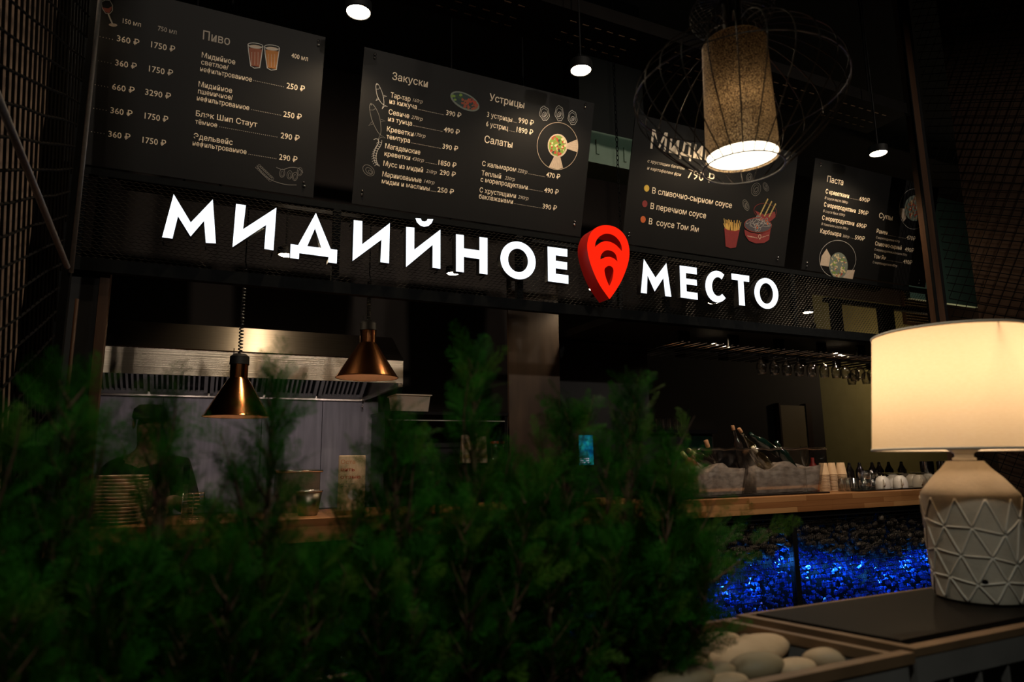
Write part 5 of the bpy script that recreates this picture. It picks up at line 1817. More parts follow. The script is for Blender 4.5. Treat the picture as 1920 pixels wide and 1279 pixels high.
# porcelain cups upside down
pc_ = None
cups = [(1655, 3.74, 0, 'white cup next to the ribbed glass cups, upside down'), (1688, 3.73, 0, 'white cup in front, upside down, nearest the viewer'), (1712, 3.87, 0, 'white cup upside down just behind the front one'), (1675, 3.88, 0, 'white cup in the rear row on the tray, toward the glass cups'),
        (1700, 4.03, 0, 'white cup in the rear row on the tray, middle'), (1742, 3.90, 0, 'white cup in the rear row on the tray, toward the steel canisters'), (1725, 3.73, 0, 'wide white ribbed cup nearest the concrete lamp base')]
for (px, Y, lv, lb) in cups:
    p = at(px, 905, Y)
    loc = (p.x, Y, TZ)
    if pc_ is None:
        pc_ = thing('teacup', lb, 'cup', loc, 'white cups on the tray')
        mb = MB()
        vs_prof = [(0.056, 0.0), (0.0565, 0.004), (0.055, 0.045), (0.045, 0.08), (0.030, 0.090), (0.028, 0.097), (0.024, 0.097), (0.023, 0.090), (0.0, 0.088)]
        mb.lathe([(r, z + loc[2]) for r, z in vs_prof], (loc[0], loc[1], 0), 28)
        mb.build('cup_wall', M['porcelain'], pc_, True)
        MB().tube([(loc[0] - 0.036, loc[1] - 0.040, loc[2] + 0.02), (loc[0] - 0.056, loc[1] - 0.062, loc[2] + 0.026), (loc[0] - 0.052, loc[1] - 0.058, loc[2] + 0.06), (loc[0] - 0.032, loc[1] - 0.036, loc[2] + 0.07)], 0.006, 6).build('handle', M['porcelain'], pc_, True)
    else:
        dup(pc_, loc, lb)
# glass plates resting on the cups
for k, (px, Y, lb) in enumerate(((1652, 3.88, 'round glass saucer lying on the rear white cup toward the glass cups'), (1720, 3.88, 'round glass saucer lying on the rear white cups by the canisters'))):
    p = at(px, 890, Y)
    z_ = TZ + 0.098 if k else TZ + 0.098
    xx = at(1675, 905, 3.88).x if k == 0 else (at(1712, 905, 3.87).x + at(1742, 905, 3.90).x) / 2
    o = MB().lathe([(0.0, z_), (0.05, z_), (0.085, z_ + 0.014), (0.083, z_ + 0.016), (0.05, z_ + 0.004), (0.0, z_ + 0.004)], (xx, Y, 0), 30).build('glass_saucer', M['glass'], None, True)
    tag(o, lb, 'saucer', 'glass saucers on the cups')
# steel canisters
cn = None
for k, px in enumerate((1741, 1772)):
    p = at(px, 900, 4.02)
    loc = (p.x, 4.02, CT + 0.0125)
    lb = ['steel canister with a paper band behind the white cups, clear of the lamp', 'steel canister with a paper band partly hidden by the concrete lamp base'][k]
    if cn is None:
        cn = thing('steel_canister', lb, 'canister', loc, 'steel canisters behind the cups')
        z_ = loc[2]
        MB().lathe([(0.0, z_), (0.055, z_), (0.056, z_ + 0.003), (0.056, z_ + 0.2), (0.052, z_ + 0.203), (0.0, z_ + 0.203)], (loc[0], loc[1], 0), 28).build('canister_wall', M['chrome'], cn, 'auto')
        MB().lathe([(0.0567, z_ + 0.02), (0.0567, z_ + 0.085)], (loc[0], loc[1], 0), 28).build('paper_band', M['label'], cn, True)
    else:
        dup(cn, loc, lb)
# black capped pump bottles behind
bb = None
for k, px in enumerate((1594, 1613, 1637, 1650, 1668, 1692)):
    p = at(px, 890, 4.16)
    zt = at(px, 870, 4.16).z
    loc = (p.x, 4.16, CT)
    lb = 'dark syrup bottle with black pourer behind the cups, ' + ordn[k] + ' in line from the paper cups'
    if bb is None:
        bb = thing('syrup_bottle', lb, 'bottle', loc, 'syrup bottles behind the cups')
        MB().lathe([(0.0, CT), (0.036, CT), (0.037, CT + 0.004), (0.036, CT + 0.14), (0.016, CT + 0.18), (0.014, CT + 0.195), (0.0, CT + 0.195)], (loc[0], loc[1], 0), 18).build('bottle_wall', M['winedark'], bb, True)
        MB().lathe([(0.0, zt + 0.012), (0.009, zt + 0.011), (0.0125, zt + 0.004), (0.0135, CT + 0.196), (0.0, CT + 0.196)], (loc[0], loc[1], 0), 12).build('pourer', M['blackgloss'], bb, True)
    else:
        dup(bb, loc, lb)

# ------------------------------------------------------------------ the cook behind the plates
PYc = 4.72
hd = at(281, 795, PYc)


def skinned(name, verts, edges, mat, parent=None, sub=2, root=0):
    me = bpy.data.meshes.new(name)
    o0 = Vector(world_loc(parent)) if parent else Vector((0, 0, 0))
    bm = bmesh.new()
    lay = bm.verts.layers.skin.verify()
    bv = []
    for i, (p, r) in enumerate(verts):
        v = bm.verts.new(Vector(p) - o0)
        v[lay].radius = r if isinstance(r, tuple) else (r, r)
        v[lay].use_root = (i == root)
        bv.append(v)
    for a, b in edges:
        bm.edges.new((bv[a], bv[b]))
    bm.to_mesh(me)
    bm.free()
    me.materials.append(mat)
    ob = bpy.data.objects.new(name, me)
    COL.objects.link(ob)
    if parent:
        ob.parent = parent
    md = ob.modifiers.new('skin', 'SKIN')
    md.use_smooth_shade = True
    s = ob.modifiers.new('sub', 'SUBSURF')
    s.levels = s.render_levels = sub
    return ob


hx, hz = hd.x, hd.z


def J(dx, dy, z):
    return (hx + dx, PYc + dy, z)


person = thing('person', 'person in black work clothes and dark cap bending over the pass behind the plates', 'person', (hx, PYc + 0.1, 0))
zs_ = hz - 0.25
body_v = [(J(0, 0.18, 0.92), 0.15), (J(0, 0.16, 1.12), 0.15), (J(0, 0.10, 1.30), (0.165, 0.12)), (J(0, 0.05, zs_), (0.14, 0.095)), (J(0, 0.01, hz - 0.15), 0.055), (J(0, -0.03, hz - 0.07), (0.072, 0.08)), (J(0, -0.03, hz), (0.080, 0.096)), (J(0, -0.02, hz + 0.07), (0.070, 0.085)),
          (J(0.19, 0.05, zs_ - 0.02), 0.062), (J(0.27, -0.02, zs_ - 0.28), 0.050), (J(0.17, -0.28, 1.17), 0.038), (J(0.12, -0.36, 1.15), 0.028),
          (J(-0.19, 0.05, zs_ - 0.02), 0.062), (J(-0.28, 0.0, zs_ - 0.28), 0.050), (J(-0.19, -0.27, 1.17), 0.038), (J(-0.12, -0.36, 1.15), 0.028),
          (J(0.10, 0.18, 0.80), 0.10), (J(0.11, 0.16, 0.48), 0.07), (J(0.11, 0.20, 0.08), 0.05), (J(0.11, 0.08, 0.04), 0.04),
          (J(-0.10, 0.18, 0.80), 0.10), (J(-0.11, 0.16, 0.48), 0.07), (J(-0.11, 0.20, 0.08), 0.05), (J(-0.11, 0.08, 0.04), 0.04), (J(0, -0.125, hz - 0.01), 0.013), (J(0, -0.14, hz - 0.03), 0.012)]
body_e = [(0, 1), (1, 2), (2, 3), (3, 4), (4, 5), (5, 6), (6, 7), (3, 8), (8, 9), (9, 10), (10, 11), (3, 12), (12, 13), (13, 14), (14, 15), (0, 16), (16, 17), (17, 18), (18, 19), (0, 20), (20, 21), (21, 22), (22, 23), (6, 24), (24, 25)]
skinned('body', body_v, body_e, M['skin'], person)
# hands: a palm and five fingers each, resting on the pass
for s in (1, -1):
    w = Vector(J(0.12 * s, -0.36, 1.15))
    hv = [(w, 0.024), (w + Vector((-0.01 * s, -0.045, -0.008)), (0.030, 0.014))]
    he = [(0, 1)]
    for k in range(4):
        o_ = (k - 1.5) * 0.018
        L_ = (0.05, 0.058, 0.054, 0.042)[k]
        b0 = w + Vector((o_, -0.075, -0.012))
        i0 = len(hv)
        hv += [(b0, 0.0095), (b0 + Vector((o_ * 0.1, -L_ * 0.6, -0.012)), 0.0085), (b0 + Vector((o_ * 0.15, -L_, -0.032)), 0.0075)]
        he += [(1, i0), (i0, i0 + 1), (i0 + 1, i0 + 2)]
    i0 = len(hv)
    hv += [(w + Vector((-0.04 * s, -0.035, -0.014)), 0.010), (w + Vector((-0.055 * s, -0.062, -0.024)), 0.009)]
    he += [(1, i0), (i0, i0 + 1)]
    skinned('hand', hv, he, M['skin'], person, 1)
top_v = [(J(0, 0.18, 0.90), 0.168), (J(0, 0.16, 1.12), 0.168), (J(0, 0.10, 1.30), (0.185, 0.14)), (J(0, 0.05, zs_), (0.16, 0.115)), (J(0, 0.02, zs_ + 0.07), 0.075),
         (J(0.19, 0.05, zs_ - 0.02), 0.080), (J(0.27, -0.02, zs_ - 0.28), 0.066), (J(0.19, -0.22, 1.19), 0.052), (J(-0.19, 0.05, zs_ - 0.02), 0.080), (J(-0.28, 0.0, zs_ - 0.28), 0.066), (J(-0.21, -0.21, 1.19), 0.052)]
skinned('jacket', top_v, [(0, 1), (1, 2), (2, 3), (3, 4), (3, 5), (5, 6), (6, 7), (3, 8), (8, 9), (9, 10)], M['cloth'], person)
mb = MB()
mb.lathe([(0.096, hz + 0.03), (0.099, hz + 0.05), (0.092, hz + 0.09), (0.065, hz + 0.115), (0.0, hz + 0.122)], (hx, PYc - 0.025, 0), 24)
mb.hexa([(hx - 0.08, PYc - 0.11, hz + 0.035), (hx + 0.08, PYc - 0.11, hz + 0.035), (hx + 0.055, PYc - 0.19, hz + 0.022), (hx - 0.055, PYc - 0.19, hz + 0.022)], [(hx - 0.08, PYc - 0.11, hz + 0.041), (hx + 0.08, PYc - 0.11, hz + 0.041), (hx + 0.055, PYc - 0.19, hz + 0.028), (hx - 0.055, PYc - 0.19, hz + 0.028)])
mb.build('cap', M['cloth'], person, True)
mb = MB()
for s in (1, -1):
    mb.ellipsoid((hx + s * 0.03, PYc - 0.112, hz + 0.012), (0.011, 0.006, 0.006), 10, 6)
mb.build('eyes', M['blackgloss'], person, True)
mb = MB()
for s in (1, -1):
    mb.ellipsoid((hx + s * 0.085, PYc - 0.02, hz), (0.010, 0.02, 0.03), 10, 6)
mb.build('ears', M['skin'], person, True)
MB().ellipsoid((hx, PYc - 0.108, hz - 0.055), (0.022, 0.006, 0.006), 10, 6).build('mouth', M['p_wine'], person, True)
mb = MB()
mb.hexa([(hx + 0.03, PYc - 0.05, 1.0), (hx + 0.18, PYc - 0.03, 1.0), (hx + 0.18, PYc - 0.02, 1.0), (hx + 0.03, PYc - 0.04, 1.0)], [(hx + 0.05, PYc - 0.085, zs_ - 0.06), (hx + 0.12, PYc - 0.065, zs_ - 0.06), (hx + 0.12, PYc - 0.055, zs_ - 0.06), (hx + 0.05, PYc - 0.075, zs_ - 0.06)])
mb.build('apron', M['apron'], person)

# ------------------------------------------------------------------ big pendant
PX, PYp = 1.165, 1.15
zb_ = 2.092
t = thing('pendant_lamp', 'large black wire cage pendant with speckled brown cylinder shade', 'pendant lamp', (PX, PYp, zb_))
ZT = 2.43
MB().lathe([(0.087, zb_ + 0.028), (0.079, ZT - 0.006), (0.074, ZT), (0.010, ZT + 0.002)], (PX, PYp, 0), 56).build('fabric_shade', M['glitter'], t, 'auto')
MB().lathe([(0.0, zb_ + 0.034), (0.084, zb_ + 0.034)], (PX, PYp, 0), 48).build('diffuser', M['bulbsoft'], t)
MB().tube([(PX + 0.0965 * math.cos(q), PYp + 0.0965 * math.sin(q), zb_) for q in [2 * PI * i / 48 for i in range(48)]], 0.0022, 6, True).build('bottom_ring', M['cage'], t, True)
cage_prof = open_smooth([(0.0965, zb_), (0.150, zb_ + 0.045), (0.205, zb_ + 0.10), (0.246, zb_ + 0.155), (0.256, zb_ + 0.20), (0.240, zb_ + 0.25), (0.190, zb_ + 0.30), (0.125, zb_ + 0.34), (0.070, zb_ + 0.356)], 4)
crown_prof = open_smooth([(0.070, zb_ + 0.356), (0.068, zb_ + 0.366), (0.080, zb_ + 0.385), (0.100, zb_ + 0.41), (0.104, zb_ + 0.43), (0.085, zb_ + 0.45), (0.02, zb_ + 0.46)], 4)
for i in range(26):
    q = 2 * PI * (i + 0.35) / 26
    MB().tube([(PX + r * math.cos(q), PYp + r * math.sin(q), z) for r, z in cage_prof], 0.0016, 5).build('cage_wire', M['cage'], t, True)
mb = MB()
for i in range(36):
    q = 2 * PI * i / 36
    mb.tube([(PX + r * math.cos(q), PYp + r * math.sin(q), z) for r, z in crown_prof], 0.0014, 4)
mb.build('crown', M['cage'], t, True)
for (r, z) in ((0.256, zb_ + 0.198), (0.069, zb_ + 0.357)):
    MB().tube([(PX + r * math.cos(q), PYp + r * math.sin(q), z) for q in [2 * PI * i / 56 for i in range(56)]], 0.0018, 6, True).build('hoop', M['cage'], t, True)
MB().tube([(PX, PYp, ZT), (PX, PYp, 5.6)], 0.004, 8).build('cord', M['black'], t)
MB().lathe([(0.0, zb_ + 0.53), (0.02, zb_ + 0.53), (0.022, zb_ + 0.50), (0.022, ZT), (0.0, ZT)], (PX, PYp, 0), 20).build('socket', M['black'], t, 'auto')
MB().ellipsoid((PX - 0.02, PYp - 0.02, zb_ + 0.16), (0.028, 0.028, 0.035), 14, 8).build('bulb', emis('pendant_bulb', (1, 0.8, 0.55), 6), t, True)
light('POINT', 'pendant_bulb', (PX - 0.028, PYp - 0.035, zb_ + 0.15), 1.0, (1, 0.74, 0.45), radius=0.02)
light('SPOT', 'pendant_beam', (PX, PYp, zb_ + 0.02), 5.0, (1, 0.82, 0.58), (PX, PYp, 0.5), 150, 0.6, 0.06)

# ------------------------------------------------------------------ planter and side table unit
TT = 1.1
cA, cB = Vector((1.02, 0.731, TT)), Vector((0.937, 1.027, TT))      # near and far end corners of the table unit
SK = (cB.x - cA.x) / (cB.y - cA.y)                                  # the unit's end is a little out of square
YN, YF = 0.731, 1.027


def sx(x, y):
    return x + SK * (y - YN)


t = thing('table_unit', 'dark metal lamp table with bronze rim and leather mat', 'table', (1.5, 0.88, 0))
xe = 2.1


def skbox(x0, x1, y0, y1, z0, z1):
    mb = MB()
    mb.hexa([(sx(x0, y0), y0, z0), (sx(x1, y0), y0, z0), (sx(x1, y1), y1, z0), (sx(x0, y1), y1, z0)], [(sx(x0, y0), y0, z1), (sx(x1, y0), y0, z1), (sx(x1, y1), y1, z1), (sx(x0, y1), y1, z1)])
    return mb


rw = 0.020
mb = MB()
for args in ((1.02, xe, YN, YN + rw), (1.02, xe, YF - rw * 0.6, YF), (1.02, 1.02 + rw * 0.9, YN + rw, YF - rw * 0.6)):
    s = skbox(*args, TT - 0.012, TT)
    mb.add(s.v, s.f)
mb.build('rim', M['rim'], t)
skbox(1.02 + rw * 0.9 + 0.002, xe, YN + rw + 0.002, YF - rw * 0.6 - 0.002, TT - 0.03, TT - 0.008).build('tabletop', M['planter'], t)
skbox(1.047, xe, YN + 0.036, YF - 0.018, TT - 0.008, TT + 0.003).build('leather_mat', M['mat'], t, bevel=0.0015)
mb = MB()                                                           # front with square openings
mb.box(1.02, xe, YN + 0.001, YN + 0.02, TT - 0.052, TT - 0.012)
mb.box(1.02, 1.055, YN + 0.001, YN + 0.02, 0, TT - 0.052)
x = 1.055 + 0.045
while x < xe:
    mb.box(x, x + 0.006, YN + 0.003, YN + 0.015, 0.0, TT - 0.052)
    x += 0.075
for z in np.arange(TT - 0.135, 0.1, -0.085):
    mb.box(1.055, xe, YN + 0.003, YN + 0.013, float(z), float(z) + 0.006)
mb.build('front_grid', M['planter'], t)
MB().box(1.05, xe, YN + 0.035, YF - 0.02, 0, TT - 0.031).build('core', M['cavity'], t)

# trough
t = thing('planter_trough', 'long graphite planter trough with dark soil, holding the juniper bushes', 'planter', (0.0, 0.88, 0))
x0_ = -0.56
mb = MB()
s = skbox(x0_, 1.014, YN - 0.002, YN + 0.016, TT - 0.02, TT - 0.004)
mb.add(s.v, s.f)
s = skbox(x0_, 1.014, YF - 0.012, YF, TT - 0.02, TT - 0.004)
mb.add(s.v, s.f)
s = skbox(0.975, 0.99, YN + 0.016, YF - 0.012, TT - 0.02, TT - 0.004)
mb.add(s.v, s.f)
mb.build('rim', M['rim'], t)
mb = MB()
mb.box(x0_, 1.0, YN, YN + 0.012, 0.55, TT - 0.021)
mb.box(x0_, 0.94, YF - 0.012, YF - 0.001, 0.55, TT - 0.021)
mb.box(x0_, 0.94, YN + 0.012, YF - 0.012, 0.55, 0.58)
s = skbox(0.977, 0.988, YN + 0.013, YF - 0.013, 0.58, TT - 0.021)
mb.add(s.v, s.f)
mb.build('trough_wall', M['planter'], t)
for x in (-0.5, 0.1, 0.85):
    MB().box(x, x + 0.04, YN + 0.03, YF - 0.03, 0, 0.55).build('leg', M['planter'], t)
SZ = TT - 0.075
o = MB().box(x0_ + 0.01, 0.925, YN + 0.014, YF - 0.014, SZ - 0.1, SZ).build('soil', M['soil'], t)

# pebbles
PEB = [(1405, 1224, 0.084, 0.044, 0.023, 0.02, 'pebble', 'biggest pale pebble, slanting across the middle of the heap'),
       (1338, 1213, 0.055, 0.036, 0.022, -0.35, 'pebble', 'pale pebble at the rear of the heap, under the last bush'),
       (1412, 1200, 0.030, 0.022, 0.015, -0.4, 'pebble', 'small pale pebble peeking out between the two long rear ones'),
       (1416, 1252, 0.048, 0.030, 0.022, -0.35, 'pebbledk', 'olive grey pebble in front of the biggest one'),
       (1488, 1252, 0.036, 0.024, 0.013, -0.4, 'pebble', 'tan pebble lying low against the front rim'),
       (1546, 1235, 0.036, 0.022, 0.017, -0.65, 'pebble', 'separate tan pebble nearest the lamp table'),
       (1332, 1268, 0.042, 0.028, 0.018, -0.15, 'pebbledk', 'grey pebble at the bottom of the heap beside the olive one'),
       (1304, 1250, 0.022, 0.02, 0.015, -0.4, 'pebble', 'small white pebble in the needles of the last bush'),
       (1268, 1279, 0.060, 0.036, 0.022, -0.4, 'pebbledk', 'large dull pebble at the lower edge under the last bush'),
       (1362, 1281, 0.034, 0.022, 0.014, -0.4, 'pebble', 'pale pebble at the lower edge by the trough rim')]
rg = random.Random(12)
for (px, py, rx, ry, rz, ang, mk, lb) in PEB:
    zc = TT - 0.03
    c = atZ(px, py, zc)
    c.y = min(max(c.y, YN + 0.018 + ry), YF - 0.016 - ry)
    rot = Matrix.Rotation(ang, 3, 'Z') @ Matrix.Rotation(rg.uniform(-0.15, 0.15), 3, 'X') @ Matrix.Rotation(-0.15, 3, 'Y')
    o = MB().ellipsoid(c, (rx, ry, rz), 22, 14, rot, 0.035, rg).build('river_pebble', M[mk], None, True)
    tag(o, lb, 'pebble', 'pebbles in the trough')

# ------------------------------------------------------------------ table lamp
LX, LY = 1.470, 0.895
t = thing('table_lamp', 'table lamp with cream drum shade and grey triangle-patterned ceramic base', 'table lamp', (LX, LY, TT + 0.003))
zb = TT + 0.003
BR = [(0.0, 0.0), (0.074, 0.0), (0.080, 0.004), (0.0825, 0.02), (0.0855, 0.10), (0.0875, 0.19), (0.0885, 0.206), (0.0875, 0.2115), (0.080, 0.222), (0.062, 0.245), (0.045, 0.262), (0.036, 0.274), (0.034, 0.277), (0.0, 0.278)]
MB().lathe([(r, z + zb) for r, z in BR], (LX, LY, 0), 64).build('ceramic_base', M['ceramic'], t, 'auto')
lamp_base = bpy.context.scene.objects['ceramic_base']


def base_r(h):
    for (r0, z0), (r1, z1) in zip(BR[1:], BR[2:]):
        if z0 <= h <= z1:
            return r0 + (r1 - r0) * (h - z0) / max(1e-6, z1 - z0)
    return 0.09


LA = math.atan2(-LY, -LX)      # direction from lamp to the viewer


def BP(a, h):
    r = base_r(h) + 0.0006
    return (LX + r * math.cos(a), LY + r * math.sin(a), zb + h)


mb = MB()
nA = 11
rowA = [(LA + 2 * PI * (k + rg.uniform(-0.12, 0.12)) / nA, 0.150 + rg.uniform(-0.016, 0.016)) for k in range(nA)]
rowB = [(LA + 2 * PI * (k + 0.5 + rg.uniform(-0.12, 0.12)) / nA, 0.092 + rg.uniform(-0.014, 0.014)) for k in range(nA)]
rowC = [(LA + 2 * PI * (k + rg.uniform(-0.12, 0.12)) / nA, 0.040 + rg.uniform(-0.01, 0.01)) for k in range(nA)]
rowT = [(LA + 2 * PI * (k + 0.5) / nA, 0.203) for k in range(nA)]
rowD = [(LA + 2 * PI * (k + 0.5) / nA, 0.004) for k in range(nA)]


def seam(p, q):
    (a0, h0), (a1, h1) = p, q
    while a1 - a0 > PI:
        a1 -= 2 * PI
    while a1 - a0 < -PI:
        a1 += 2 * PI
    mb.tube([BP(a0 + (a1 - a0) * i / 6, h0 + (h1 - h0) * i / 6) for i in range(7)], 0.0021, 5)


for k in range(nA):
    k2 = (k + 1) % nA
    seam(rowA[k], rowA[k2])
    seam(rowB[k], rowB[k2])
    seam(rowC[k], rowC[k2])
    seam(rowT[k], rowA[k])
    seam(rowT[k], rowA[k2])
    seam(rowA[k], rowB[k])
    seam(rowA[k2], rowB[k])
    seam(rowB[k], rowC[k])
    seam(rowB[k], rowC[k2])
    seam(rowC[k], rowD[k])
    seam(rowC[k2], rowD[k])
mb.build('relief_lines', M['ceramicline'], lamp_base, True, label='raised pale triangle lines')
hole = BP(LA + 0.10, 0.045)
nrm = Vector((math.cos(LA + 0.10), math.sin(LA + 0.10), 0))
MB().lathe([(0.0, 0.0012), (0.0042, 0.0012), (0.0055, 0.0)], Vector(hole), 14, nrm.to_track_quat('Z', 'Y').to_matrix()).build('cord_hole', M['blackgloss'], lamp_base)
MB().lathe([(0.0, zb + 0.291), (0.018, zb + 0.291), (0.017, zb + 0.286), (0.022, zb + 0.283), (0.022, zb + 0.2785), (0.0, zb + 0.2785)], (LX, LY, 0), 28).build('neck', M['white'], t, 'auto')
MB().lathe([(0.0, zb + 0.311), (0.042, zb + 0.311), (0.040, zb + 0.306), (0.024, zb + 0.297), (0.017, zb + 0.2915), (0.0, zb + 0.2915)], (LX, LY, 0), 32).build('shade_holder', M['white'], t, 'auto')
SR, S0, S1 = 0.170, 1.404, 1.652
# the shade hangs a little askew on its holder
Q = Matrix.Rotation(math.radians(0.6), 3, Vector((CF.x, CF.y, 0)).normalized()) @ Matrix.Rotation(math.radians(-0.6), 3, Vector((CR.x, CR.y, 0)).normalized())
SCc = Vector((LX - 0.002, LY, (S0 + S1) / 2))
hh = (S1 - S0) / 2
MB().lathe([(SR, -hh), (SR * 0.875, hh)], SCc, 72, Q).build('drum_shade', M['shade'], t, True)
lamp_shade = bpy.context.scene.objects['drum_shade']
for z in (-hh, hh):
    rr_ = SR if z < 0 else SR * 0.875
    MB().tube([SCc + Q @ Vector((rr_ * math.cos(q), rr_ * math.sin(q), z)) for q in [2 * PI * i / 64 for i in range(64)]], 0.0028, 6, True).build('shade_trim', M['shadein'], lamp_shade, True)
mb = MB()
for k in range(3):
    q = LA + 0.6 + k * 2 * PI / 3
    mb.tube([SCc + Q @ Vector((0.02 * math.cos(q), 0.02 * math.sin(q), -hh * 0.45)), SCc + Q @ Vector((SR * 0.865 * math.cos(q), SR * 0.865 * math.sin(q), hh - 0.004))], 0.0016, 5)
mb.tube([(LX, LY, zb + 0.315), SCc + Q @ Vector((0, 0, -hh * 0.4))], 0.007, 8)
mb.build('shade_carrier', M['rod'], lamp_shade, True)
MB().ellipsoid((LX, LY, 1.50), (0.026, 0.026, 0.036), 14, 8).build('bulb', emis('lamp_bulb', (1, 0.8, 0.52), 6), t, True)
light('POINT', 'table_lamp_bulb', (LX, LY, 1.56), 2.15, (1.0, 0.66, 0.38), radius=0.035)

# ------------------------------------------------------------------ juniper bushes


def frond_template(rng, pairs=7):
    """flat feathery spray, length 1 along x: kite leaflets on side shoots"""
    q = []

    def kite(p, d, L, w, up):
        p, d = np.array(p), np.array(d) / np.linalg.norm(d)
        n = np.cross(up, d)
        n /= np.linalg.norm(n)
        q.append([p, p + d * L * 0.45 + n * w, p + d * L, p + d * L * 0.45 - n * w])
    up = np.array([0, 0, 1.0])
    kite((0, 0, 0), (1, 0, 0), 1.0, 0.010, up)
    for i in range(pairs):
        t_ = 0.10 + 0.86 * i / pairs
        for s in (1, -1):
            tt = t_ + (0.03 if s < 0 else 0)
            ln = (0.40 * (1 - tt) ** 0.75 + 0.10) * rng.uniform(0.8, 1.15)
            an = math.radians(rng.uniform(32, 48)) * s
            d = np.array([math.cos(an), math.sin(an), rng.uniform(-0.15, 0.2)])
            b = np.array([tt, 0, 0])
            kite(b, d, ln, 0.008, up)
            m = max(2, int(ln / 0.07))
            for j in range(m):
                u = (j + 0.6) / m
                for s2 in (1, -1):
                    an2 = an + s2 * math.radians(rng.uniform(28, 46))
                    d2 = np.array([math.cos(an2), math.sin(an2), rng.uniform(-0.3, 0.4)])
                    kite(b + d * ln * u, d2, 0.10 * (1.1 - 0.5 * u) * rng.uniform(0.8, 1.2), 0.0095, up)
    for s in (1, -1, 0):
        kite((0.93, 0, 0), (1, 0.5 * s, 0), 0.13, 0.010, up)
    return np.array(q)


NR = np.random.RandomState(4)
FR = [frond_template(random.Random(k)) for k in range(4)]


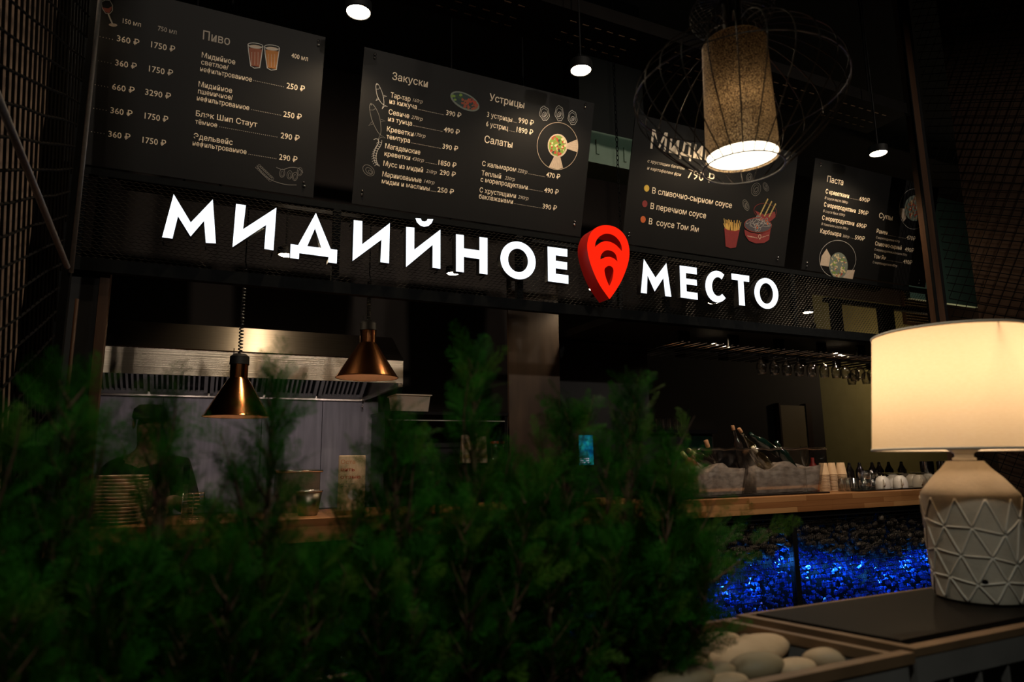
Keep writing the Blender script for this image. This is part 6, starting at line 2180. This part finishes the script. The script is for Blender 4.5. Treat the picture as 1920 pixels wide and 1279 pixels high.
def bush(label, base, height, spread, lean, n_br, seed, tips=()):
    rs = random.Random(seed)
    t = thing('juniper_bush', label, 'juniper', base, 'juniper bushes in the trough')
    B = Vector(base)
    quads, dry = [], []
    wood = MB()

    def trunk(u):
        return B + Vector((lean[0] * u * u, lean[1] * u * u, height * u))
    wood.tube([trunk(i / 8) for i in range(8)], [0.007 * (1 - i / 9) + 0.001 for i in range(8)], 6)

    def put(p, d, L, roll):
        d = d.normalized()
        side = d.cross(Vector((0, 0, 1)))
        if side.length < 1e-3:
            side = Vector((1, 0, 0))
        side.normalize()
        nrm_ = side.cross(d)
        R_ = Matrix((d, side, nrm_)).transposed() @ Matrix.Rotation(roll, 3, 'X')
        A = np.array(R_)
        F_ = FR[rs.randrange(4)] * L
        # gentle upward curve along the spray
        F_ = F_.copy()
        F_[..., 2] += 0.25 * (F_[..., 0] ** 2) / L
        quads.append(F_ @ A.T + np.array(p))
        dry.append(np.full(len(F_), 1 if rs.random() < 0.16 else 0))

    def branch(p0, d0, L, nfr):
        d = d0.normalized()
        p = Vector(p0)
        pts = [p.copy()]
        for s in range(5):
            d = (d + Vector((0, 0, 0.12)) + Vector((rs.uniform(-0.12, 0.12), rs.uniform(-0.12, 0.12), 0))).normalized()
            p = p + d * L / 5
            pts.append(p.copy())
        wood.tube(pts, [0.0022, 0.002, 0.0017, 0.0014, 0.001, 0.0006], 4)
        for k in range(nfr):
            u = 0.22 + 0.78 * (k + rs.random() * 0.6) / nfr
            i = min(4, int(u * 5))
            q = pts[i].lerp(pts[i + 1], u * 5 - i)
            dd = (pts[i + 1] - pts[i]).normalized()
            sd = dd.orthogonal()
            sd.rotate(Matrix.Rotation(rs.uniform(0, 2 * PI), 3, dd))
            put(q, dd + sd * rs.uniform(0.35, 0.8), rs.uniform(0.036, 0.060), rs.uniform(0, PI))
        put(pts[-2], pts[-1] - pts[-2], rs.uniform(0.038, 0.058), rs.uniform(0, PI))
    def plume(P0, P1, rad, nb, bow=0.0):
        ax = P1 - P0
        out = Vector((ax.x, ax.y, 0))

        def A(u):
            return P0 + ax * u + out * (bow * math.sin(PI * min(u, 1)) * 0.5)
        wood.tube([A(i / 6) for i in range(6)], [0.004, 0.0034, 0.003, 0.0024, 0.0018, 0.001], 4)
        for k in range(nb):
            u = 0.06 + 0.86 * ((k + rs.random()) / nb)
            q = k * 2.399 + rs.uniform(-0.4, 0.4)
            el = math.radians(rs.uniform(30, 50) + 18 * u)
            L = (rad * (1 - u) ** 0.85 + 0.016) * rs.uniform(0.7, 1.15)
            d = Vector((math.cos(q) * math.cos(el), math.sin(q) * math.cos(el), math.sin(el)))
            branch(A(u), d, L, 4 if u < 0.5 else 3)
        put(A(0.90), A(1.0) - A(0.85), ax.length * 0.06 + 0.03, 0.4)
        put(A(0.86), A(1.0) - A(0.8) + Vector((0.02, 0, 0)), 0.045, 1.5)
    plume(trunk(0.05), trunk(1.0), spread * 0.62, n_br)
    ns = 6
    for k in range(ns):
        q = 2 * PI * (k + rs.uniform(-0.3, 0.3)) / ns + seed
        hh_ = height * rs.uniform(0.45, 0.78)
        rr2 = spread * rs.uniform(0.55, 0.95)
        P1 = B + Vector((math.cos(q) * rr2 + lean[0] * 0.5, math.sin(q) * rr2 * 0.62, hh_))
        plume(trunk(0.03), P1, spread * 0.42, 20, 0.5)
    for (p, n) in tips:                     # long side shoots that stand out of the outline
        P1 = Vector(p)
        P0 = trunk(max(0.05, min(0.8, (P1.z - B.z) / height * 0.55)))
        branch(P0, P1 - P0 - Vector((0, 0, 0.06)), (P1 - P0).length * 0.97, n)
    Qd = np.concatenate(quads)
    Dm = np.concatenate(dry)
    nq = len(Qd)
    me = bpy.data.meshes.new('foliage')
    V = (Qd.reshape(-1, 3) - np.array(base)).astype(np.float32)
    me.vertices.add(len(V))
    me.vertices.foreach_set('co', V.ravel())
    me.loops.add(nq * 4)
    me.loops.foreach_set('vertex_index', np.arange(nq * 4, dtype=np.int32))
    me.polygons.add(nq)
    me.polygons.foreach_set('loop_start', np.arange(0, nq * 4, 4, dtype=np.int32))
    me.materials.append(M['leaf'])
    me.materials.append(M['leafdry'])
    me.polygons.foreach_set('material_index', Dm.astype(np.int32))
    me.update(calc_edges=True)
    me.validate()
    f = bpy.data.objects.new('foliage', me)
    COL.objects.link(f)
    f.parent = t
    wood.build('stems', M['bark'], t)
    return t


# base px, tip px, spread, shoots (photo pixels of shoots that stand out)
BY = 0.88
BUSH = [
    ('dark juniper bush at the near end of the trough, below the left net', -60, (-20, 800), 0.17, [(60, 770), (20, 860)], 0.86),
    ('juniper bush in front of the steel corner post', 135, (132, 690), 0.15, [(60, 820), (200, 760), (175, 830)], 0.88),
    ('juniper bush in front of the stacked plates with a shoot lying across the hood', 300, (300, 760), 0.15, [(345, 700), (250, 800), (395, 860)], 0.90),
    ('juniper bush rising to the lower copper heat lamp', 490, (517, 690), 0.14, [(440, 800), (560, 860), (455, 840)], 0.88),
    ('juniper bush between the wooden review card and the black cabinet', 752, (735, 745), 0.13, [(700, 840), (600, 930), (810, 810)], 0.89),
    ('tallest juniper bush, its tip standing before the walnut pier', 890, (887, 634), 0.15, [(845, 700), (930, 790), (960, 830)], 0.88),
    ('juniper bush with a shoot slanting across the slate panel', 1040, (1072, 745), 0.14, [(1010, 790), (1115, 735), (990, 860)], 0.87),
    ('juniper bush beside the ice tubs with one upright bright plume', 1170, (1190, 700), 0.15, [(1110, 750), (1300, 780), (1240, 830)], 0.89),
    ('bright juniper bush at the pebble end of the trough', 1235, (1270, 870), 0.115, [(1455, 985), (1385, 1000), (1340, 930), (1400, 1075), (1350, 1150)], 0.87),
]
for k, (lb, bx, tip, spread, shoots, Yb) in enumerate(BUSH):
    d = ray(bx, 1150)
    bxw = min(at(bx, 1150, Yb).x, 0.80)
    tp = at(*tip, Yb)
    base = (bxw, Yb, SZ + 0.001)
    h = tp.z - base[2]
    tips = [(at(sx_, sy_, Yb + (0.03 if i % 2 else -0.03)), 6) for i, (sx_, sy_) in enumerate(shoots)]
    bush(lb, base, h, spread, (tp.x - bxw, 0.0), 44, 20 + k, tips)
